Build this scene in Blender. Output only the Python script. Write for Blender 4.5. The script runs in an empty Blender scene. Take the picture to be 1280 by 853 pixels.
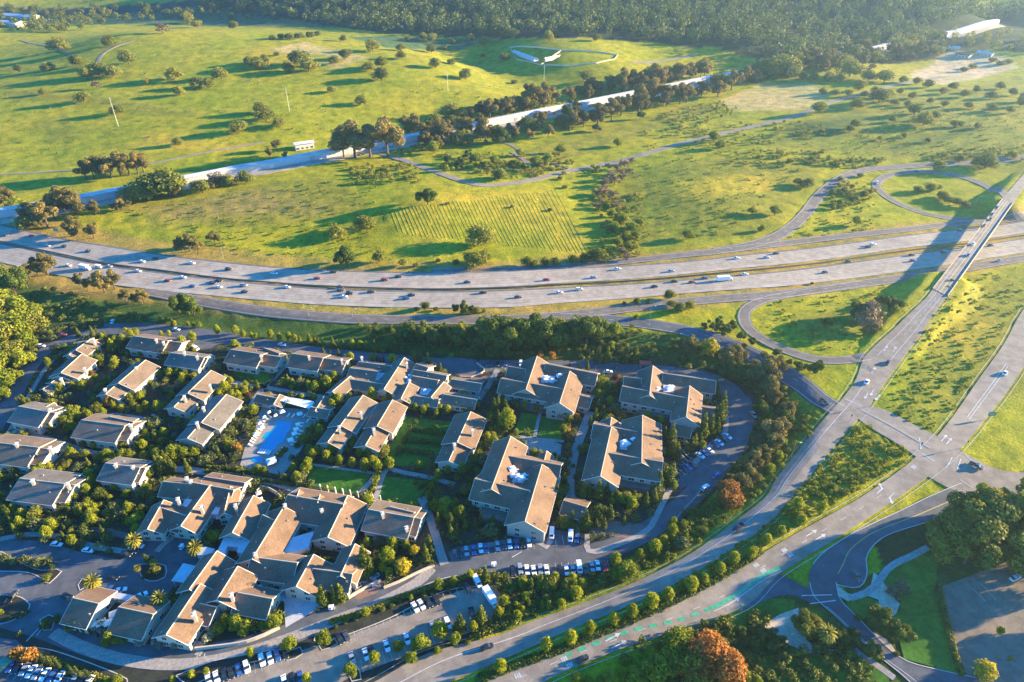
import bpy, bmesh, math, random
import numpy as np
from mathutils import Vector, Matrix, noise as mnoise
from mathutils.geometry import delaunay_2d_cdt
R = math.radians
sc = bpy.context.scene
COL = sc.collection
# ------------------------------------------------------------------ camera, sky, sun, exposure
CH, PIT, FPX, CX, CY = 234.0, R(33.6), 853.33, 640.0, 426.5
cam_d = bpy.data.cameras.new('camera'); cam_d.lens = 24.0; cam_d.sensor_width = 36.0
cam_d.clip_start = 1.0; cam_d.clip_end = 12000.0
cam = bpy.data.objects.new('camera', cam_d); COL.objects.link(cam)
cam.location = (0, 0, CH); cam.rotation_euler = (R(90) - PIT, 0, 0)
sc.camera = cam
SUN_AZ, SUN_EL = R(14.0), R(12.0)          # azimuth counted from +X towards +Y
world = bpy.data.worlds.new('World'); sc.world = world; world.use_nodes = True
wn = world.node_tree; wn.nodes.clear()
wo = wn.nodes.new('ShaderNodeOutputWorld'); wb = wn.nodes.new('ShaderNodeBackground')
sky = wn.nodes.new('ShaderNodeTexSky'); sky.sky_type = 'NISHITA'; sky.sun_disc = False
sky.sun_elevation = SUN_EL; sky.sun_rotation = R(90) - SUN_AZ
sky.altitude = 200; sky.air_density = 1.0; sky.dust_density = 0.1; sky.ozone_density = 4.0
wb.inputs['Strength'].default_value = 0.105
hs_ = wn.nodes.new('ShaderNodeHueSaturation'); hs_.inputs['Saturation'].default_value = 1.45; wn.links.new(sky.outputs[0], hs_.inputs['Color']); tn_ = wn.nodes.new('ShaderNodeMixRGB'); tn_.blend_type = 'MULTIPLY'; tn_.inputs[0].default_value = 1.0; tn_.inputs[2].default_value = (0.84, 1.0, 1.18, 1); wn.links.new(hs_.outputs[0], tn_.inputs[1]); wn.links.new(tn_.outputs[0], wb.inputs[0]); wn.links.new(wb.outputs[0], wo.inputs[0])
sl = bpy.data.lights.new('sun', 'SUN'); sl.energy = 5.0; sl.angle = R(0.6); sl.color = (1.0, 0.765, 0.40)
so = bpy.data.objects.new('sun', sl); COL.objects.link(so)
sdir = Vector((math.cos(SUN_EL) * math.cos(SUN_AZ), math.cos(SUN_EL) * math.sin(SUN_AZ), math.sin(SUN_EL)))
so.rotation_euler = sdir.to_track_quat('Z', 'Y').to_euler(); so.location = (600, 300, 300)
vs = sc.view_settings; vs.view_transform = 'Standard'; vs.look = 'None'; vs.gamma = 1.0
vs.exposure = 2.48; vs.use_curve_mapping = False
cy = sc.cycles; cy.use_denoising = True; cy.max_bounces = 5; cy.diffuse_bounces = 2; cy.glossy_bounces = 2
cy.transmission_bounces = 3; cy.transparent_max_bounces = 4; cy.volume_bounces = 0; cy.use_adaptive_sampling = True
cy.sample_clamp_indirect = 4.0
rnd = random.Random(7); HAZE = 0.00007
SN, CN = math.sin(PIT), math.cos(PIT)

# ------------------------------------------------------------------ from the photo's pixels to the ground
def plane(px, py, z=0.0):
    u = (np.asarray(px, float) - CX) / FPX; v = (np.asarray(py, float) - CY) / FPX
    t = (CH - z) / (SN + v * CN)
    return np.stack([u * t, (CN - v * SN) * t], -1)
def project(x, y, z):
    d = y * CN - (z - CH) * SN
    return CX + FPX * x / d, CY + FPX * ((CH - z) * CN - y * SN) / d
def smooth(t):
    t = np.clip(t, 0, 1); return t * t * (3 - 2 * t)
def seg_dist(P, poly, zs=None):
    best = np.full(len(P), 1e9); zz = np.zeros(len(P))
    for i in range(len(poly) - 1):
        a, b = poly[i], poly[i + 1]; ab = b - a
        t = np.clip(((P - a) @ ab) / (ab @ ab + 1e-9), 0, 1)
        d = np.hypot(P[:, 0] - a[0] - t * ab[0], P[:, 1] - a[1] - t * ab[1])
        m = d < best; best = np.where(m, d, best)
        if zs is not None: zz = np.where(m, zs[i] + t * (zs[i + 1] - zs[i]), zz)
    return best, zz
def inside(P, poly):
    r = np.zeros(len(P), bool); n = len(poly)
    for i in range(n):
        a, b = poly[i], poly[(i + 1) % n]
        if a[1] == b[1]: continue
        c = ((a[1] > P[:, 1]) != (b[1] > P[:, 1])) & (P[:, 0] < (b[0] - a[0]) * (P[:, 1] - a[1]) / (b[1] - a[1]) + a[0])
        r ^= c
    return r
CTRL = [(-150,270,4),(0,300,4),(134,330,5),(269,350,5),(420,365,5),(558,366,5),(700,360,5),(850,350,5),(984,335,4.5),(1118,318,4),(1280,295,4),(1500,262,4),
(640,399,5.6),(850,378,5),(984,304,5),(1118,289,5),(950,460,6.5),(1000,478,7),
(620,820,2),(760,760,3.5),(880,700,5),(970,640,6.5),(1060,530,8),(1100,470,8.5),(1000,400,6),(1080,400,6),(1060,430,7.5),(1220,400,7),(1180,480,8),
(1180,570,8.5),(1260,450,9),(1400,300,9),(1140,650,6),(1060,690,5),(1120,770,3),(1250,760,3),(1000,780,2),(940,850,1),(800,880,0),(1280,600,8),(1500,700,6),(1400,860,3),
(400,600,0),(100,650,0),(600,700,0),(-200,500,0),(100,850,0),(-300,380,2),(-400,800,0),
(600,290,7),(600,235,13),(535,257,14),(420,300,6),(350,230,11),(250,270,8),(150,290,6),(700,260,8),(770,260,5),(770,220,7),(900,250,12),(1000,200,12),(1020,260,7),(900,200,11),(1100,160,15),(1200,170,16),(1150,240,6),(1280,200,13),(1280,130,20),(1400,200,16),
(0,272,6),(120,252,8),(300,217,9),(430,193,9),(560,170,9),(700,138,10),(850,108,11),(930,92,12),(1070,65,16),(1240,28,24),
(0,240,8),(60,190,12),(150,200,12),(0,140,24),(100,130,27),(220,140,25),(350,150,21),(300,100,34),(200,60,48),(150,45,53),(280,40,50),(60,72,36),(0,62,28),(400,100,33),(500,115,26),(480,150,15),(560,130,18),(600,112,22),(450,60,42),(380,48,45),(545,72,35),(640,100,13),(600,80,14),(700,102,13),(700,72,33),(760,70,33),(640,62,32),(820,82,20),(880,95,14),
(200,26,24),(0,25,16),(100,26,20),(300,25,26),(400,30,31),(450,35,34),
(500,35,37),(600,35,40),(700,30,46),(850,40,42),(950,58,32),(1010,75,22),(1150,45,28),(1280,50,26),(1280,20,36),(1000,100,14)]
ctp = [plane(a, b, c) for a, b, c in CTRL]; ctz = [c for _, _, c in CTRL]
for a, D, z in [(-60,1500,30),(-35,1600,34),(-15,1600,75),(0,1600,95),(15,1600,85),(30,1600,60),(50,1500,60),(-50,2600,150),(-20,2400,190),(0,2400,240),(20,2400,200),(50,2400,150),
                (-40,3700,260),(0,3700,300),(40,3700,260),(-70,700,15),(70,600,20),(-80,250,0),(80,250,5),(60,1000,25),(0,40,0),(70,1500,50),(-70,1800,60)]:
    ctp.append(np.array([D * math.sin(R(a)), D * math.cos(R(a))])); ctz.append(z)
ctp = np.array(ctp) / 500.0; ctz = np.array(ctz, float)
def tps_k(d2): return d2 * np.log(d2 + 1e-9)
n = len(ctp); D2 = ((ctp[:, None] - ctp[None]) ** 2).sum(-1)
A = np.zeros((n + 3, n + 3)); A[:n, :n] = tps_k(D2) + np.eye(n) * 1.5e-3
A[:n, n] = 1; A[:n, n + 1:] = ctp; A[n, :n] = 1; A[n + 1:, :n] = ctp.T
TW = np.linalg.solve(A, np.concatenate([ctz, [0, 0, 0]]))
CAMPUS = plane(*np.array([(-400,500),(-120,455),(-40,428),(60,406),(130,402),(200,404),(300,418),(400,431),(560,444),(700,449),(830,451),(895,462),(948,488),(966,520),(948,560),(908,605),(855,650),(805,685),(765,712),(705,745),(645,778),(520,832),(430,885),(300,1100),(-600,1100)], float).T)
# approach embankments of the overpass
EMB = [(np.array([plane(a, b, c) for a, b, c in ((1100,452,8.5),(1128,418,9.6),(1150,390,10.8),(1166,373,11.8),(1176,362,12.2),(1185,350,12.2))]), [8.5,9.6,10.8,11.8,12.2,12.2], 12.0),
       (plane(np.array([1257,1272,1300,1345]), np.array([252,235,205,160.0]), 12), [12.2,12.0,11.5,10.5], 9.0)]
def h(x, y):
    x = np.asarray(x, float); y = np.asarray(y, float); sh = x.shape
    P = np.stack([x.ravel(), y.ravel()], -1); out = np.empty(len(P))
    for i in range(0, len(P), 20000):
        q = P[i:i + 20000]; s = q / 500.0
        d2 = ((s[:, None] - ctp[None]) ** 2).sum(-1)
        z = tps_k(d2) @ TW[:n] + TW[n] + s @ TW[n + 1:]
        d, _ = seg_dist(q, np.vstack([CAMPUS, CAMPUS[:1]])); d = np.where(inside(q, CAMPUS), 0, d)
        z = z * smooth(d / 26.0)
        for poly, zs, hw in EMB:
            d, zz = seg_dist(q, poly, zs); z = np.maximum(z, zz - np.maximum(0, d - hw) * 0.58)
        out[i:i + 20000] = z
    return out.reshape(sh)
def G(pts):
    """ground point (x, y, z) under each photo pixel (x, y)"""
    p = np.asarray(pts, float).reshape(-1, 2)
    u = (p[:, 0] - CX) / FPX; v = (p[:, 1] - CY) / FPX
    dx, dy, dz = u, CN - v * SN, -(SN + v * CN)
    def f(t): return CH + dz * t - h(dx * t, dy * t)
    ts = np.geomspace(120, 3600, 70); lo = np.full(len(p), ts[0]); hi = np.full(len(p), ts[-1]); done = np.zeros(len(p), bool)
    for a, b in zip(ts[:-1], ts[1:]):
        hit = (~done) & (f(np.full(len(p), b)) < 0)
        lo[hit] = a; hi[hit] = b; done |= hit
        if done.all(): break
    for _ in range(16):
        m = (lo + hi) / 2; s = f(m) < 0; hi = np.where(s, m, hi); lo = np.where(s, lo, m)
    t = (lo + hi) / 2; x, y = dx * t, dy * t
    return np.stack([x, y, h(x, y)], -1)
def arr(s): return [tuple(float(c) for c in w.split(',')) for w in s.split()]

# ------------------------------------------------------------------ materials
MATS = {}
def nt_mat(name):
    m = bpy.data.materials.new(name); m.use_nodes = True; t = m.node_tree; b = t.nodes['Principled BSDF']; MATS[name] = m
    return m, t, b
def L(t, a, b): t.links.new(a, b)
def noise_node(t, scale, detail=4, co=None, rough=0.6):
    k = t.nodes.new('ShaderNodeTexNoise'); k.inputs['Scale'].default_value = scale; k.inputs['Detail'].default_value = detail
    k.inputs['Roughness'].default_value = rough
    if co is not None: L(t, co, k.inputs['Vector'])
    return k
def ramp(t, fac, lo, hi, p0=0.35, p1=0.65):
    r = t.nodes.new('ShaderNodeValToRGB'); r.color_ramp.elements[0].position = p0; r.color_ramp.elements[1].position = p1
    r.color_ramp.elements[0].color = (*lo, 1); r.color_ramp.elements[1].color = (*hi, 1); L(t, fac, r.inputs[0]); return r
def mixc(t, typ, fac, a, b):
    m = t.nodes.new('ShaderNodeMixRGB'); m.blend_type = typ
    for i, q in enumerate((fac, a, b)):
        if hasattr(q, 'links'): L(t, q, m.inputs[i])
        elif i == 0: m.inputs[0].default_value = q
        else: m.inputs[i].default_value = (*q, 1)
    return m.outputs[0]
def bump(t, b, hgt, strength=0.5, dist=0.1):
    n_ = t.nodes.new('ShaderNodeBump'); n_.inputs['Strength'].default_value = strength; n_.inputs['Distance'].default_value = dist
    L(t, hgt, n_.inputs['Height']); L(t, n_.outputs[0], b.inputs['Normal'])
def plain(name, col, rough=0.7, metal=0.0, var=0.12, scale=0.8, spec=None):
    m, t, b = nt_mat(name)
    g = t.nodes.new('ShaderNodeNewGeometry'); k = noise_node(t, scale, 4, g.outputs['Position'])
    r = ramp(t, k.outputs['Fac'], tuple(c * (1 - var) for c in col), tuple(min(1, c * (1 + var)) for c in col))
    L(t, r.outputs[0], b.inputs['Base Color']); b.inputs['Roughness'].default_value = rough; b.inputs['Metallic'].default_value = metal
    if spec is not None: b.inputs['Specular IOR Level'].default_value = spec
    return m
def pave(name, col, var=0.22, patch=0.02, fine=1.5):
    m, t, b = nt_mat(name); g = t.nodes.new('ShaderNodeNewGeometry'); P = g.outputs['Position']
    a = noise_node(t, patch, 6, P, 0.7); f = noise_node(t, fine, 5, P, 0.7); mid = noise_node(t, patch * 9, 4, P)
    c1 = ramp(t, a.outputs['Fac'], tuple(c * (1 - var) for c in col), tuple(c * (1 + var) for c in col), 0.35, 0.65).outputs[0]
    c2 = ramp(t, f.outputs['Fac'], (0.82,) * 3, (1.15,) * 3, 0.3, 0.7).outputs[0]
    c3 = ramp(t, mid.outputs['Fac'], (0.82,) * 3, (1.1,) * 3, 0.4, 0.6).outputs[0]
    L(t, mixc(t, 'MULTIPLY', 1.0, mixc(t, 'MULTIPLY', 1.0, c1, c2), c3), b.inputs['Base Color'])
    b.inputs['Roughness'].default_value = 0.85; b.inputs['Specular IOR Level'].default_value = 0.25
    bump(t, b, f.outputs['Fac'], 0.3, 0.03); return m
def grass(name, col, rough=0.9, attr=False, bstr=0.9, bdist=0.5):
    m, t, b = nt_mat(name); g = t.nodes.new('ShaderNodeNewGeometry'); P = g.outputs['Position']
    big = noise_node(t, 0.012, 5, P, 0.6); mid = noise_node(t, 0.09, 6, P, 0.7); fine = noise_node(t, 0.6, 5, P, 0.75)
    if attr:
        at = t.nodes.new('ShaderNodeVertexColor'); at.layer_name = 'cover'; base = at.outputs['Color']
    else: base = ramp(t, big.outputs['Fac'], tuple(c * 0.9 for c in col), tuple(c * 1.1 for c in col)).outputs[0]
    c = mixc(t, 'MULTIPLY', 1.0, base, ramp(t, mid.outputs['Fac'], (0.55, 0.66, 0.55), (1.40, 1.25, 1.15), 0.34, 0.66).outputs[0])
    c = mixc(t, 'MULTIPLY', 1.0, c, ramp(t, fine.outputs['Fac'], (0.6, 0.64, 0.6), (1.4, 1.35, 1.3), 0.3, 0.7).outputs[0])
    if attr: c = mixc(t, 'MULTIPLY', 1.0, c, ramp(t, big.outputs['Fac'], (0.85, 0.95, 0.8), (1.2, 1.05, 1.1), 0.35, 0.65).outputs[0])
    L(t, c, b.inputs['Base Color']); b.inputs['Roughness'].default_value = rough; b.inputs['Specular IOR Level'].default_value = 0.1
    ad = t.nodes.new('ShaderNodeMath'); ad.operation = 'ADD'; L(t, mid.outputs['Fac'], ad.inputs[0]); L(t, fine.outputs['Fac'], ad.inputs[1])
    bump(t, b, ad.outputs[0], bstr, bdist); return m
def foliage(name, c1, c2, trans=0.25, rv=0.35):
    m, t, b = nt_mat(name); g = t.nodes.new('ShaderNodeNewGeometry'); oi = t.nodes.new('ShaderNodeObjectInfo')
    k = noise_node(t, 0.45, 3, g.outputs['Position']); c = ramp(t, k.outputs['Fac'], c1, c2, 0.35, 0.65).outputs[0]
    c = mixc(t, 'MULTIPLY', 1.0, c, ramp(t, oi.outputs['Random'], (1 - rv, 1 - rv * .8, 1 - rv), (1 + rv, 1 + rv * .7, 1 + rv * .3), 0, 1).outputs[0])
    f = noise_node(t, 3.0, 2, g.outputs['Position']); c = mixc(t, 'MULTIPLY', 1.0, c, ramp(t, f.outputs['Fac'], (0.6,) * 3, (1.35,) * 3, 0.3, 0.7).outputs[0])
    L(t, c, b.inputs['Base Color']); b.inputs['Roughness'].default_value = 0.75; b.inputs['Specular IOR Level'].default_value = 0.2
    tr = t.nodes.new('ShaderNodeBsdfTranslucent'); L(t, c, tr.inputs[0]); mx = t.nodes.new('ShaderNodeMixShader'); mx.inputs[0].default_value = trans
    L(t, b.outputs[0], mx.inputs[1]); L(t, tr.outputs[0], mx.inputs[2]); L(t, mx.outputs[0], t.nodes['Material Output'].inputs[0]); return m
def shingle(name, col):
    m, t, b = nt_mat(name); g = t.nodes.new('ShaderNodeNewGeometry'); P = g.outputs['Position']
    a = noise_node(t, 0.12, 4, P); f = noise_node(t, 1.6, 6, P, 0.8)
    c = ramp(t, a.outputs['Fac'], tuple(x * 0.82 for x in col), tuple(x * 1.18 for x in col)).outputs[0]
    c = mixc(t, 'MULTIPLY', 1.0, c, ramp(t, f.outputs['Fac'], (0.5,) * 3, (1.4,) * 3, 0.3, 0.7).outputs[0])
    L(t, c, b.inputs['Base Color']); b.inputs['Roughness'].default_value = 0.85; b.inputs['Specular IOR Level'].default_value = 0.2
    w = t.nodes.new('ShaderNodeTexWave'); w.wave_type = 'BANDS'; w.bands_direction = 'Z'; w.inputs['Scale'].default_value = 1.4; L(t, P, w.inputs['Vector'])
    w.inputs['Distortion'].default_value = 1.0
    bump(t, b, w.outputs['Fac'], 0.5, 0.06); return m
grass('ground_cover', (0.1, 0.1, 0.1), attr=True)
grass('lawn', (0.05, 0.145, 0.018), bstr=0.3, bdist=0.1)
pave('concrete_road', (0.39, 0.32, 0.235), 0.10, 0.015)
pave('asphalt', (0.098, 0.102, 0.108), 0.22)
pave('old_asphalt', (0.26, 0.215, 0.165), 0.14)
pave('ramp_asphalt', (0.17, 0.14, 0.11), 0.16)
pave('worn_concrete', (0.32, 0.262, 0.195), 0.10, 0.03); pave('brown_paving', (0.20, 0.155, 0.11), 0.2, 0.03)
pave('dirt_track', (0.24, 0.20, 0.15), 0.2, 0.05)
pave('sand_ground', (0.52, 0.40, 0.28), 0.12, 0.08)
pave('sidewalk', (0.32, 0.28, 0.24), 0.1, 0.1)
pave('brick_paving', (0.22, 0.13, 0.10), 0.15, 0.1)
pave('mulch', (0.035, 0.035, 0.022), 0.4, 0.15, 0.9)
plain('road_paint', (0.50, 0.48, 0.44), 0.6, var=0.2, scale=0.6)
plain('yellow_paint', (0.65, 0.45, 0.08), 0.6, var=0.2)
plain('green_paint', (0.03, 0.33, 0.17), 0.6, var=0.25)
plain('kerb', (0.45, 0.41, 0.36), 0.8)
plain('seal_line', (0.03, 0.03, 0.03), 0.6)
plain('barrier_concrete', (0.27, 0.24, 0.20), 0.8)
plain('rail_rust', (0.16, 0.11, 0.07), 0.7)
shingle('roof_brown', (0.17, 0.108, 0.070)); shingle('roof_tan', (0.178, 0.128, 0.088)); shingle('roof_grey', (0.15, 0.13, 0.108))
plain('wall_cream', (0.52, 0.44, 0.33), 0.85, var=0.06); plain('wall_taupe', (0.40, 0.33, 0.26), 0.85, var=0.08); plain('wall_green', (0.22, 0.24, 0.20), 0.85)
plain('trim_white', (0.60, 0.55, 0.46), 0.6, var=0.04); plain('flat_roof_white', (0.45, 0.46, 0.48), 0.6, var=0.12, scale=0.3)
plain('metal_white', (0.78, 0.78, 0.76), 0.4, var=0.04); plain('metal_grey', (0.38, 0.38, 0.38), 0.4, 0.5)
plain('gallery_roof', (0.52, 0.50, 0.46), 0.6, var=0.15, scale=0.1); plain('gallery_wall', (0.40, 0.42, 0.44), 0.7)
plain('wood', (0.20, 0.13, 0.08), 0.8); plain('bark', (0.10, 0.07, 0.05), 0.9); plain('canvas', (0.80, 0.76, 0.66), 0.8, var=0.03)
plain('green_steel', (0.02, 0.22, 0.12), 0.5); plain('sign_yellow', (0.45, 0.75, 0.02), 0.5); plain('red_awning', (0.40, 0.05, 0.03), 0.7)
plain('tyre', (0.02, 0.02, 0.02), 0.8); plain('skin', (0.5, 0.3, 0.2), 0.6)
gm, gt, gb = nt_mat('glass_dark'); gb.inputs['Base Color'].default_value = (0.02, 0.03, 0.035, 1); gb.inputs['Roughness'].default_value = 0.08
gm, gt, gb = nt_mat('pool_water'); k_ = noise_node(gt, 0.8, 3, gt.nodes.new('ShaderNodeNewGeometry').outputs['Position'])
L(gt, ramp(gt, k_.outputs['Fac'], (0.0, 0.27, 0.44), (0.003, 0.37, 0.56), 0.3, 0.7).outputs[0], gb.inputs['Base Color']); gb.inputs['Roughness'].default_value = 0.5; gb.inputs['Specular IOR Level'].default_value = 0.03
bump(gt, gb, k_.outputs['Fac'], 0.2, 0.05)
for nm, c in {'white': (0.80, 0.80, 0.78), 'silver': (0.42, 0.43, 0.44), 'black': (0.018, 0.018, 0.02), 'grey': (0.10, 0.10, 0.11), 'blue': (0.03, 0.10, 0.28), 'red': (0.33, 0.02, 0.02), 'green': (0.02, 0.10, 0.06)}.items():
    m_, t_, b_ = nt_mat('paint_' + nm); b_.inputs['Base Color'].default_value = (*c, 1); b_.inputs['Roughness'].default_value = 0.32; b_.inputs['Metallic'].default_value = 0.4 if nm in ('silver', 'grey') else 0.0
    b_.inputs['Coat Weight'].default_value = 0.5

# ------------------------------------------------------------------ mesh helpers
def me_obj(name, verts, faces, mat, parent=None, link=True, smooth_=False):
    me = bpy.data.meshes.new(name); me.from_pydata([tuple(v) for v in verts], [], [tuple(f) for f in faces]); me.update()
    for q in (mat if isinstance(mat, (list, tuple)) else [mat]): me.materials.append(MATS[q])
    if smooth_: me.polygons.foreach_set('use_smooth', [True] * len(me.polygons))
    o = bpy.data.objects.new(name, me)
    if link: COL.objects.link(o)
    if parent is not None: o.parent = parent
    return o
def struct(o): o['kind'] = 'structure'; return o
def empty(name, loc, rz=0, link=True):
    o = bpy.data.objects.new(name, None); o.location = loc; o.rotation_euler = (0, 0, rz); o.empty_display_size = 1
    if link: COL.objects.link(o)
    return o
REG = []
def tag(o, label, cat, group=None, where=None):
    """where: text closing the label; the ordinal counted from the left goes before it"""
    o['category'] = cat
    if group: o['group'] = group
    if where is None: o['label'] = label
    else: REG.append((o, label, where))
def ordw(i):
    w = 'first second third fourth fifth sixth seventh eighth ninth tenth eleventh twelfth'.split()
    if i <= 12: return w[i - 1]
    return '%d%s' % (i, 'th' if 10 < i % 100 < 14 else {1: 'st', 2: 'nd', 3: 'rd'}.get(i % 10, 'th'))
def finish_labels():
    g = {}
    for o, l, w in REG: g.setdefault((l, w), []).append(o)
    for (l, w), os_ in g.items():
        if len(os_) == 1: os_[0]['label'] = f'{l} {w}'; continue
        os_.sort(key=lambda o: project(o.location[0], o.location[1], o.location[2])[0])
        for i, o in enumerate(os_):
            o['label'] = f'{l} {w}, ' + ('leftmost' if i == 0 else 'rightmost' if i == len(os_) - 1 else ordw(i + 1) + ' from left')
def copy_tree(o, parent=None):
    c = o.copy(); COL.objects.link(c); c.parent = parent
    for ch in o.children: copy_tree(ch, c)
    return c
class MB:
    def __init__(s): s.v = []; s.f = []
    def box(s, cx, cy, cz, lx, ly, lz, rz=0, taper=1.0):
        b = len(s.v); c, q = math.cos(rz), math.sin(rz)
        for dz, k in ((-.5, 1), (.5, taper)):
            for dx, dy in ((-.5, -.5), (.5, -.5), (.5, .5), (-.5, .5)):
                x, y = dx * lx * k, dy * ly * k; s.v.append((cx + x * c - y * q, cy + x * q + y * c, cz + dz * lz))
        s.f += [(b + 3, b + 2, b + 1, b), (b + 4, b + 5, b + 6, b + 7)] + [(b + i, b + (i + 1) % 4, b + 4 + (i + 1) % 4, b + 4 + i) for i in range(4)]
    def tube(s, p0, p1, r0, r1, n=6, cap=True):
        p0, p1 = Vector(p0), Vector(p1); d = (p1 - p0).normalized(); a = d.orthogonal().normalized(); b_ = d.cross(a); b = len(s.v)
        for p, r in ((p0, r0), (p1, r1)):
            for i in range(n):
                t = 2 * math.pi * i / n; s.v.append(tuple(p + (a * math.cos(t) + b_ * math.sin(t)) * r))
        s.f += [(b + i, b + (i + 1) % n, b + n + (i + 1) % n, b + n + i) for i in range(n)]
        if cap: s.f += [tuple(b + n + i for i in range(n)), tuple(b + n - 1 - i for i in range(n))]
    def quad(s, *p):
        b = len(s.v); s.v += [tuple(q) for q in p]; s.f.append(tuple(range(b, b + len(p))))
    def build(s, name, mat, parent=None, link=True, sm=False): return me_obj(name, s.v, s.f, mat, parent, link, sm)

# ------------------------------------------------------------------ curves and draped sheets
def catmull(P, step=4.0):
    P = np.asarray(P, float)
    if len(P) < 3: Q = P
    else:
        E = np.vstack([2 * P[0] - P[1], P, 2 * P[-1] - P[-2]]); out = []
        for i in range(1, len(E) - 2):
            p0, p1, p2, p3 = E[i - 1:i + 3]; k = 12
            for t in np.linspace(0, 1, k, endpoint=False):
                out.append(0.5 * (2 * p1 + (p2 - p0) * t + (2 * p0 - 5 * p1 + 4 * p2 - p3) * t * t + (3 * p1 - p0 - 3 * p2 + p3) * t ** 3))
        out.append(E[-2]); Q = np.array(out)
    d = np.concatenate([[0], np.cumsum(np.hypot(*np.diff(Q[:, :2], axis=0).T))]); m = max(2, int(d[-1] / step) + 1)
    s = np.linspace(0, d[-1], m)
    return np.stack([np.interp(s, d, Q[:, i]) for i in range(Q.shape[1])], -1)
def normals(C):
    T = np.gradient(C[:, :2], axis=0); T /= np.hypot(*T.T)[:, None] + 1e-9
    return np.stack([-T[:, 1], T[:, 0]], -1)
ROADS = []          # world outlines kept free of shrubs
def sheet(name, Lp, Rp, mat, off, parent=None, rows=None, skirt=0.4, zfun=None):
    w = np.hypot(*(Lp - Rp).T).max(); m = rows or max(2, int(w / 5) + 2)
    P = Lp[:, None] + (Rp - Lp)[:, None] * np.linspace(0, 1, m)[None, :, None]
    Z = (h if zfun is None else zfun)(P[..., 0], P[..., 1]) + off
    V = np.concatenate([P, Z[..., None]], -1); k = len(Lp)
    faces = [(i * m + j, (i + 1) * m + j, (i + 1) * m + j + 1, i * m + j + 1) for i in range(k - 1) for j in range(m - 1)]
    V = list(V.reshape(-1, 3))
    if skirt:
        b = len(V)
        for j in (0, m - 1):
            for i in range(k): q = V[i * m + j]; V.append((q[0], q[1], q[2] - skirt))
        for i in range(k - 1):
            faces.append((i * m, b + i, b + i + 1, (i + 1) * m)); faces.append((i * m + m - 1, (i + 1) * m + m - 1, b + k + i + 1, b + k + i))
    me = me_obj(name, V, faces, mat, parent)
    # upward normals
    n0 = me.data.polygons[0].normal
    if n0.z < 0: me.data.flip_normals()
    return me
def resample(E, m):
    d = np.concatenate([[0], np.cumsum(np.hypot(*np.diff(E, axis=0).T))]); s = np.linspace(0, d[-1], m)
    return np.stack([np.interp(s, d, E[:, i]) for i in (0, 1)], -1)
def road2(name, ea, eb, mat, off=0.10, step=4.0, **k):
    A_, B_ = catmull(G(arr(ea))[:, :2], step), catmull(G(arr(eb))[:, :2], step); m = max(len(A_), len(B_)); A_, B_ = resample(A_, m), resample(B_, m)
    ROADS.append(np.vstack([A_[::3], B_[::-3]]))
    o = struct(sheet(name, A_, B_, mat, off, **k)); return o, (A_ + B_) / 2, A_, B_
def road1(name, c, w, mat, off=0.10, step=4.0, parent=None, **k):
    C = catmull(G(arr(c))[:, :2], step) if isinstance(c, str) else c; N = normals(C); A_, B_ = C + N * w / 2, C - N * w / 2
    ROADS.append(np.vstack([A_[::3], B_[::-3]]))
    o = sheet(name, A_, B_, mat, off, parent, **k)
    if parent is None: struct(o)
    return o, C
def line_mark(parent, C, off_lat, w, mat='road_paint', dash=None, z=0.135, name='lane_marking', zfun=None):
    """painted line beside the curve C; dash = (length, gap)"""
    C = catmull(C, 2.0); N = normals(C); Q = C + N * off_lat; d = np.concatenate([[0], np.cumsum(np.hypot(*np.diff(Q, axis=0).T))])
    segs = [(0, d[-1])] if not dash else [(s, s + dash[0]) for s in np.arange(0, d[-1] - dash[0], dash[0] + dash[1])]
    V, Fc = [], []
    for a, b in segs:
        k = max(2, int((b - a) / 3) + 1); s = np.linspace(a, b, k)
        q = np.stack([np.interp(s, d, Q[:, i]) for i in (0, 1)], -1); nn = np.stack([np.interp(s, d, N[:, i]) for i in (0, 1)], -1)
        lo, hi = q - nn * w / 2, q + nn * w / 2; b0 = len(V)
        for e in (lo, hi):
            V += [(x, y, 0) for x, y in e]
        Fc += [(b0 + i, b0 + i + 1, b0 + k + i + 1, b0 + k + i) for i in range(k - 1)]
    V = np.array(V); V[:, 2] = (h if zfun is None else zfun)(V[:, 0], V[:, 1]) + z
    return me_obj(name, V, Fc, mat, parent)
def drape(name, px, mat, off, grid=5.0, parent=None, world=None):
    P = G(arr(px))[:, :2] if world is None else np.asarray(world)
    Q = []
    for i in range(len(P)):
        a, b = P[i], P[(i + 1) % len(P)]; k = max(1, int(np.hypot(*(b - a)) / grid)); Q += [a + (b - a) * t / k for t in range(k)]
    Q = np.array(Q); x0, y0 = Q.min(0); x1, y1 = Q.max(0)
    gx, gy = np.meshgrid(np.arange(x0, x1, grid), np.arange(y0, y1, grid)); I = np.stack([gx.ravel(), gy.ravel()], -1)
    if len(I): I = I[inside(I, P)]
    if len(I): I = I[seg_dist(I, np.vstack([Q, Q[:1]]))[0] > grid * 0.3]
    pts = np.vstack([Q, I]) if len(I) else Q
    r = delaunay_2d_cdt([Vector(p) for p in pts], [(i, (i + 1) % len(Q)) for i in range(len(Q))], [], 1, 1e-4)
    V = np.array([(v.x, v.y) for v in r[0]]); Z = h(V[:, 0], V[:, 1]) + off
    return me_obj(name, np.column_stack([V, Z]), r[2], mat, parent)
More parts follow.
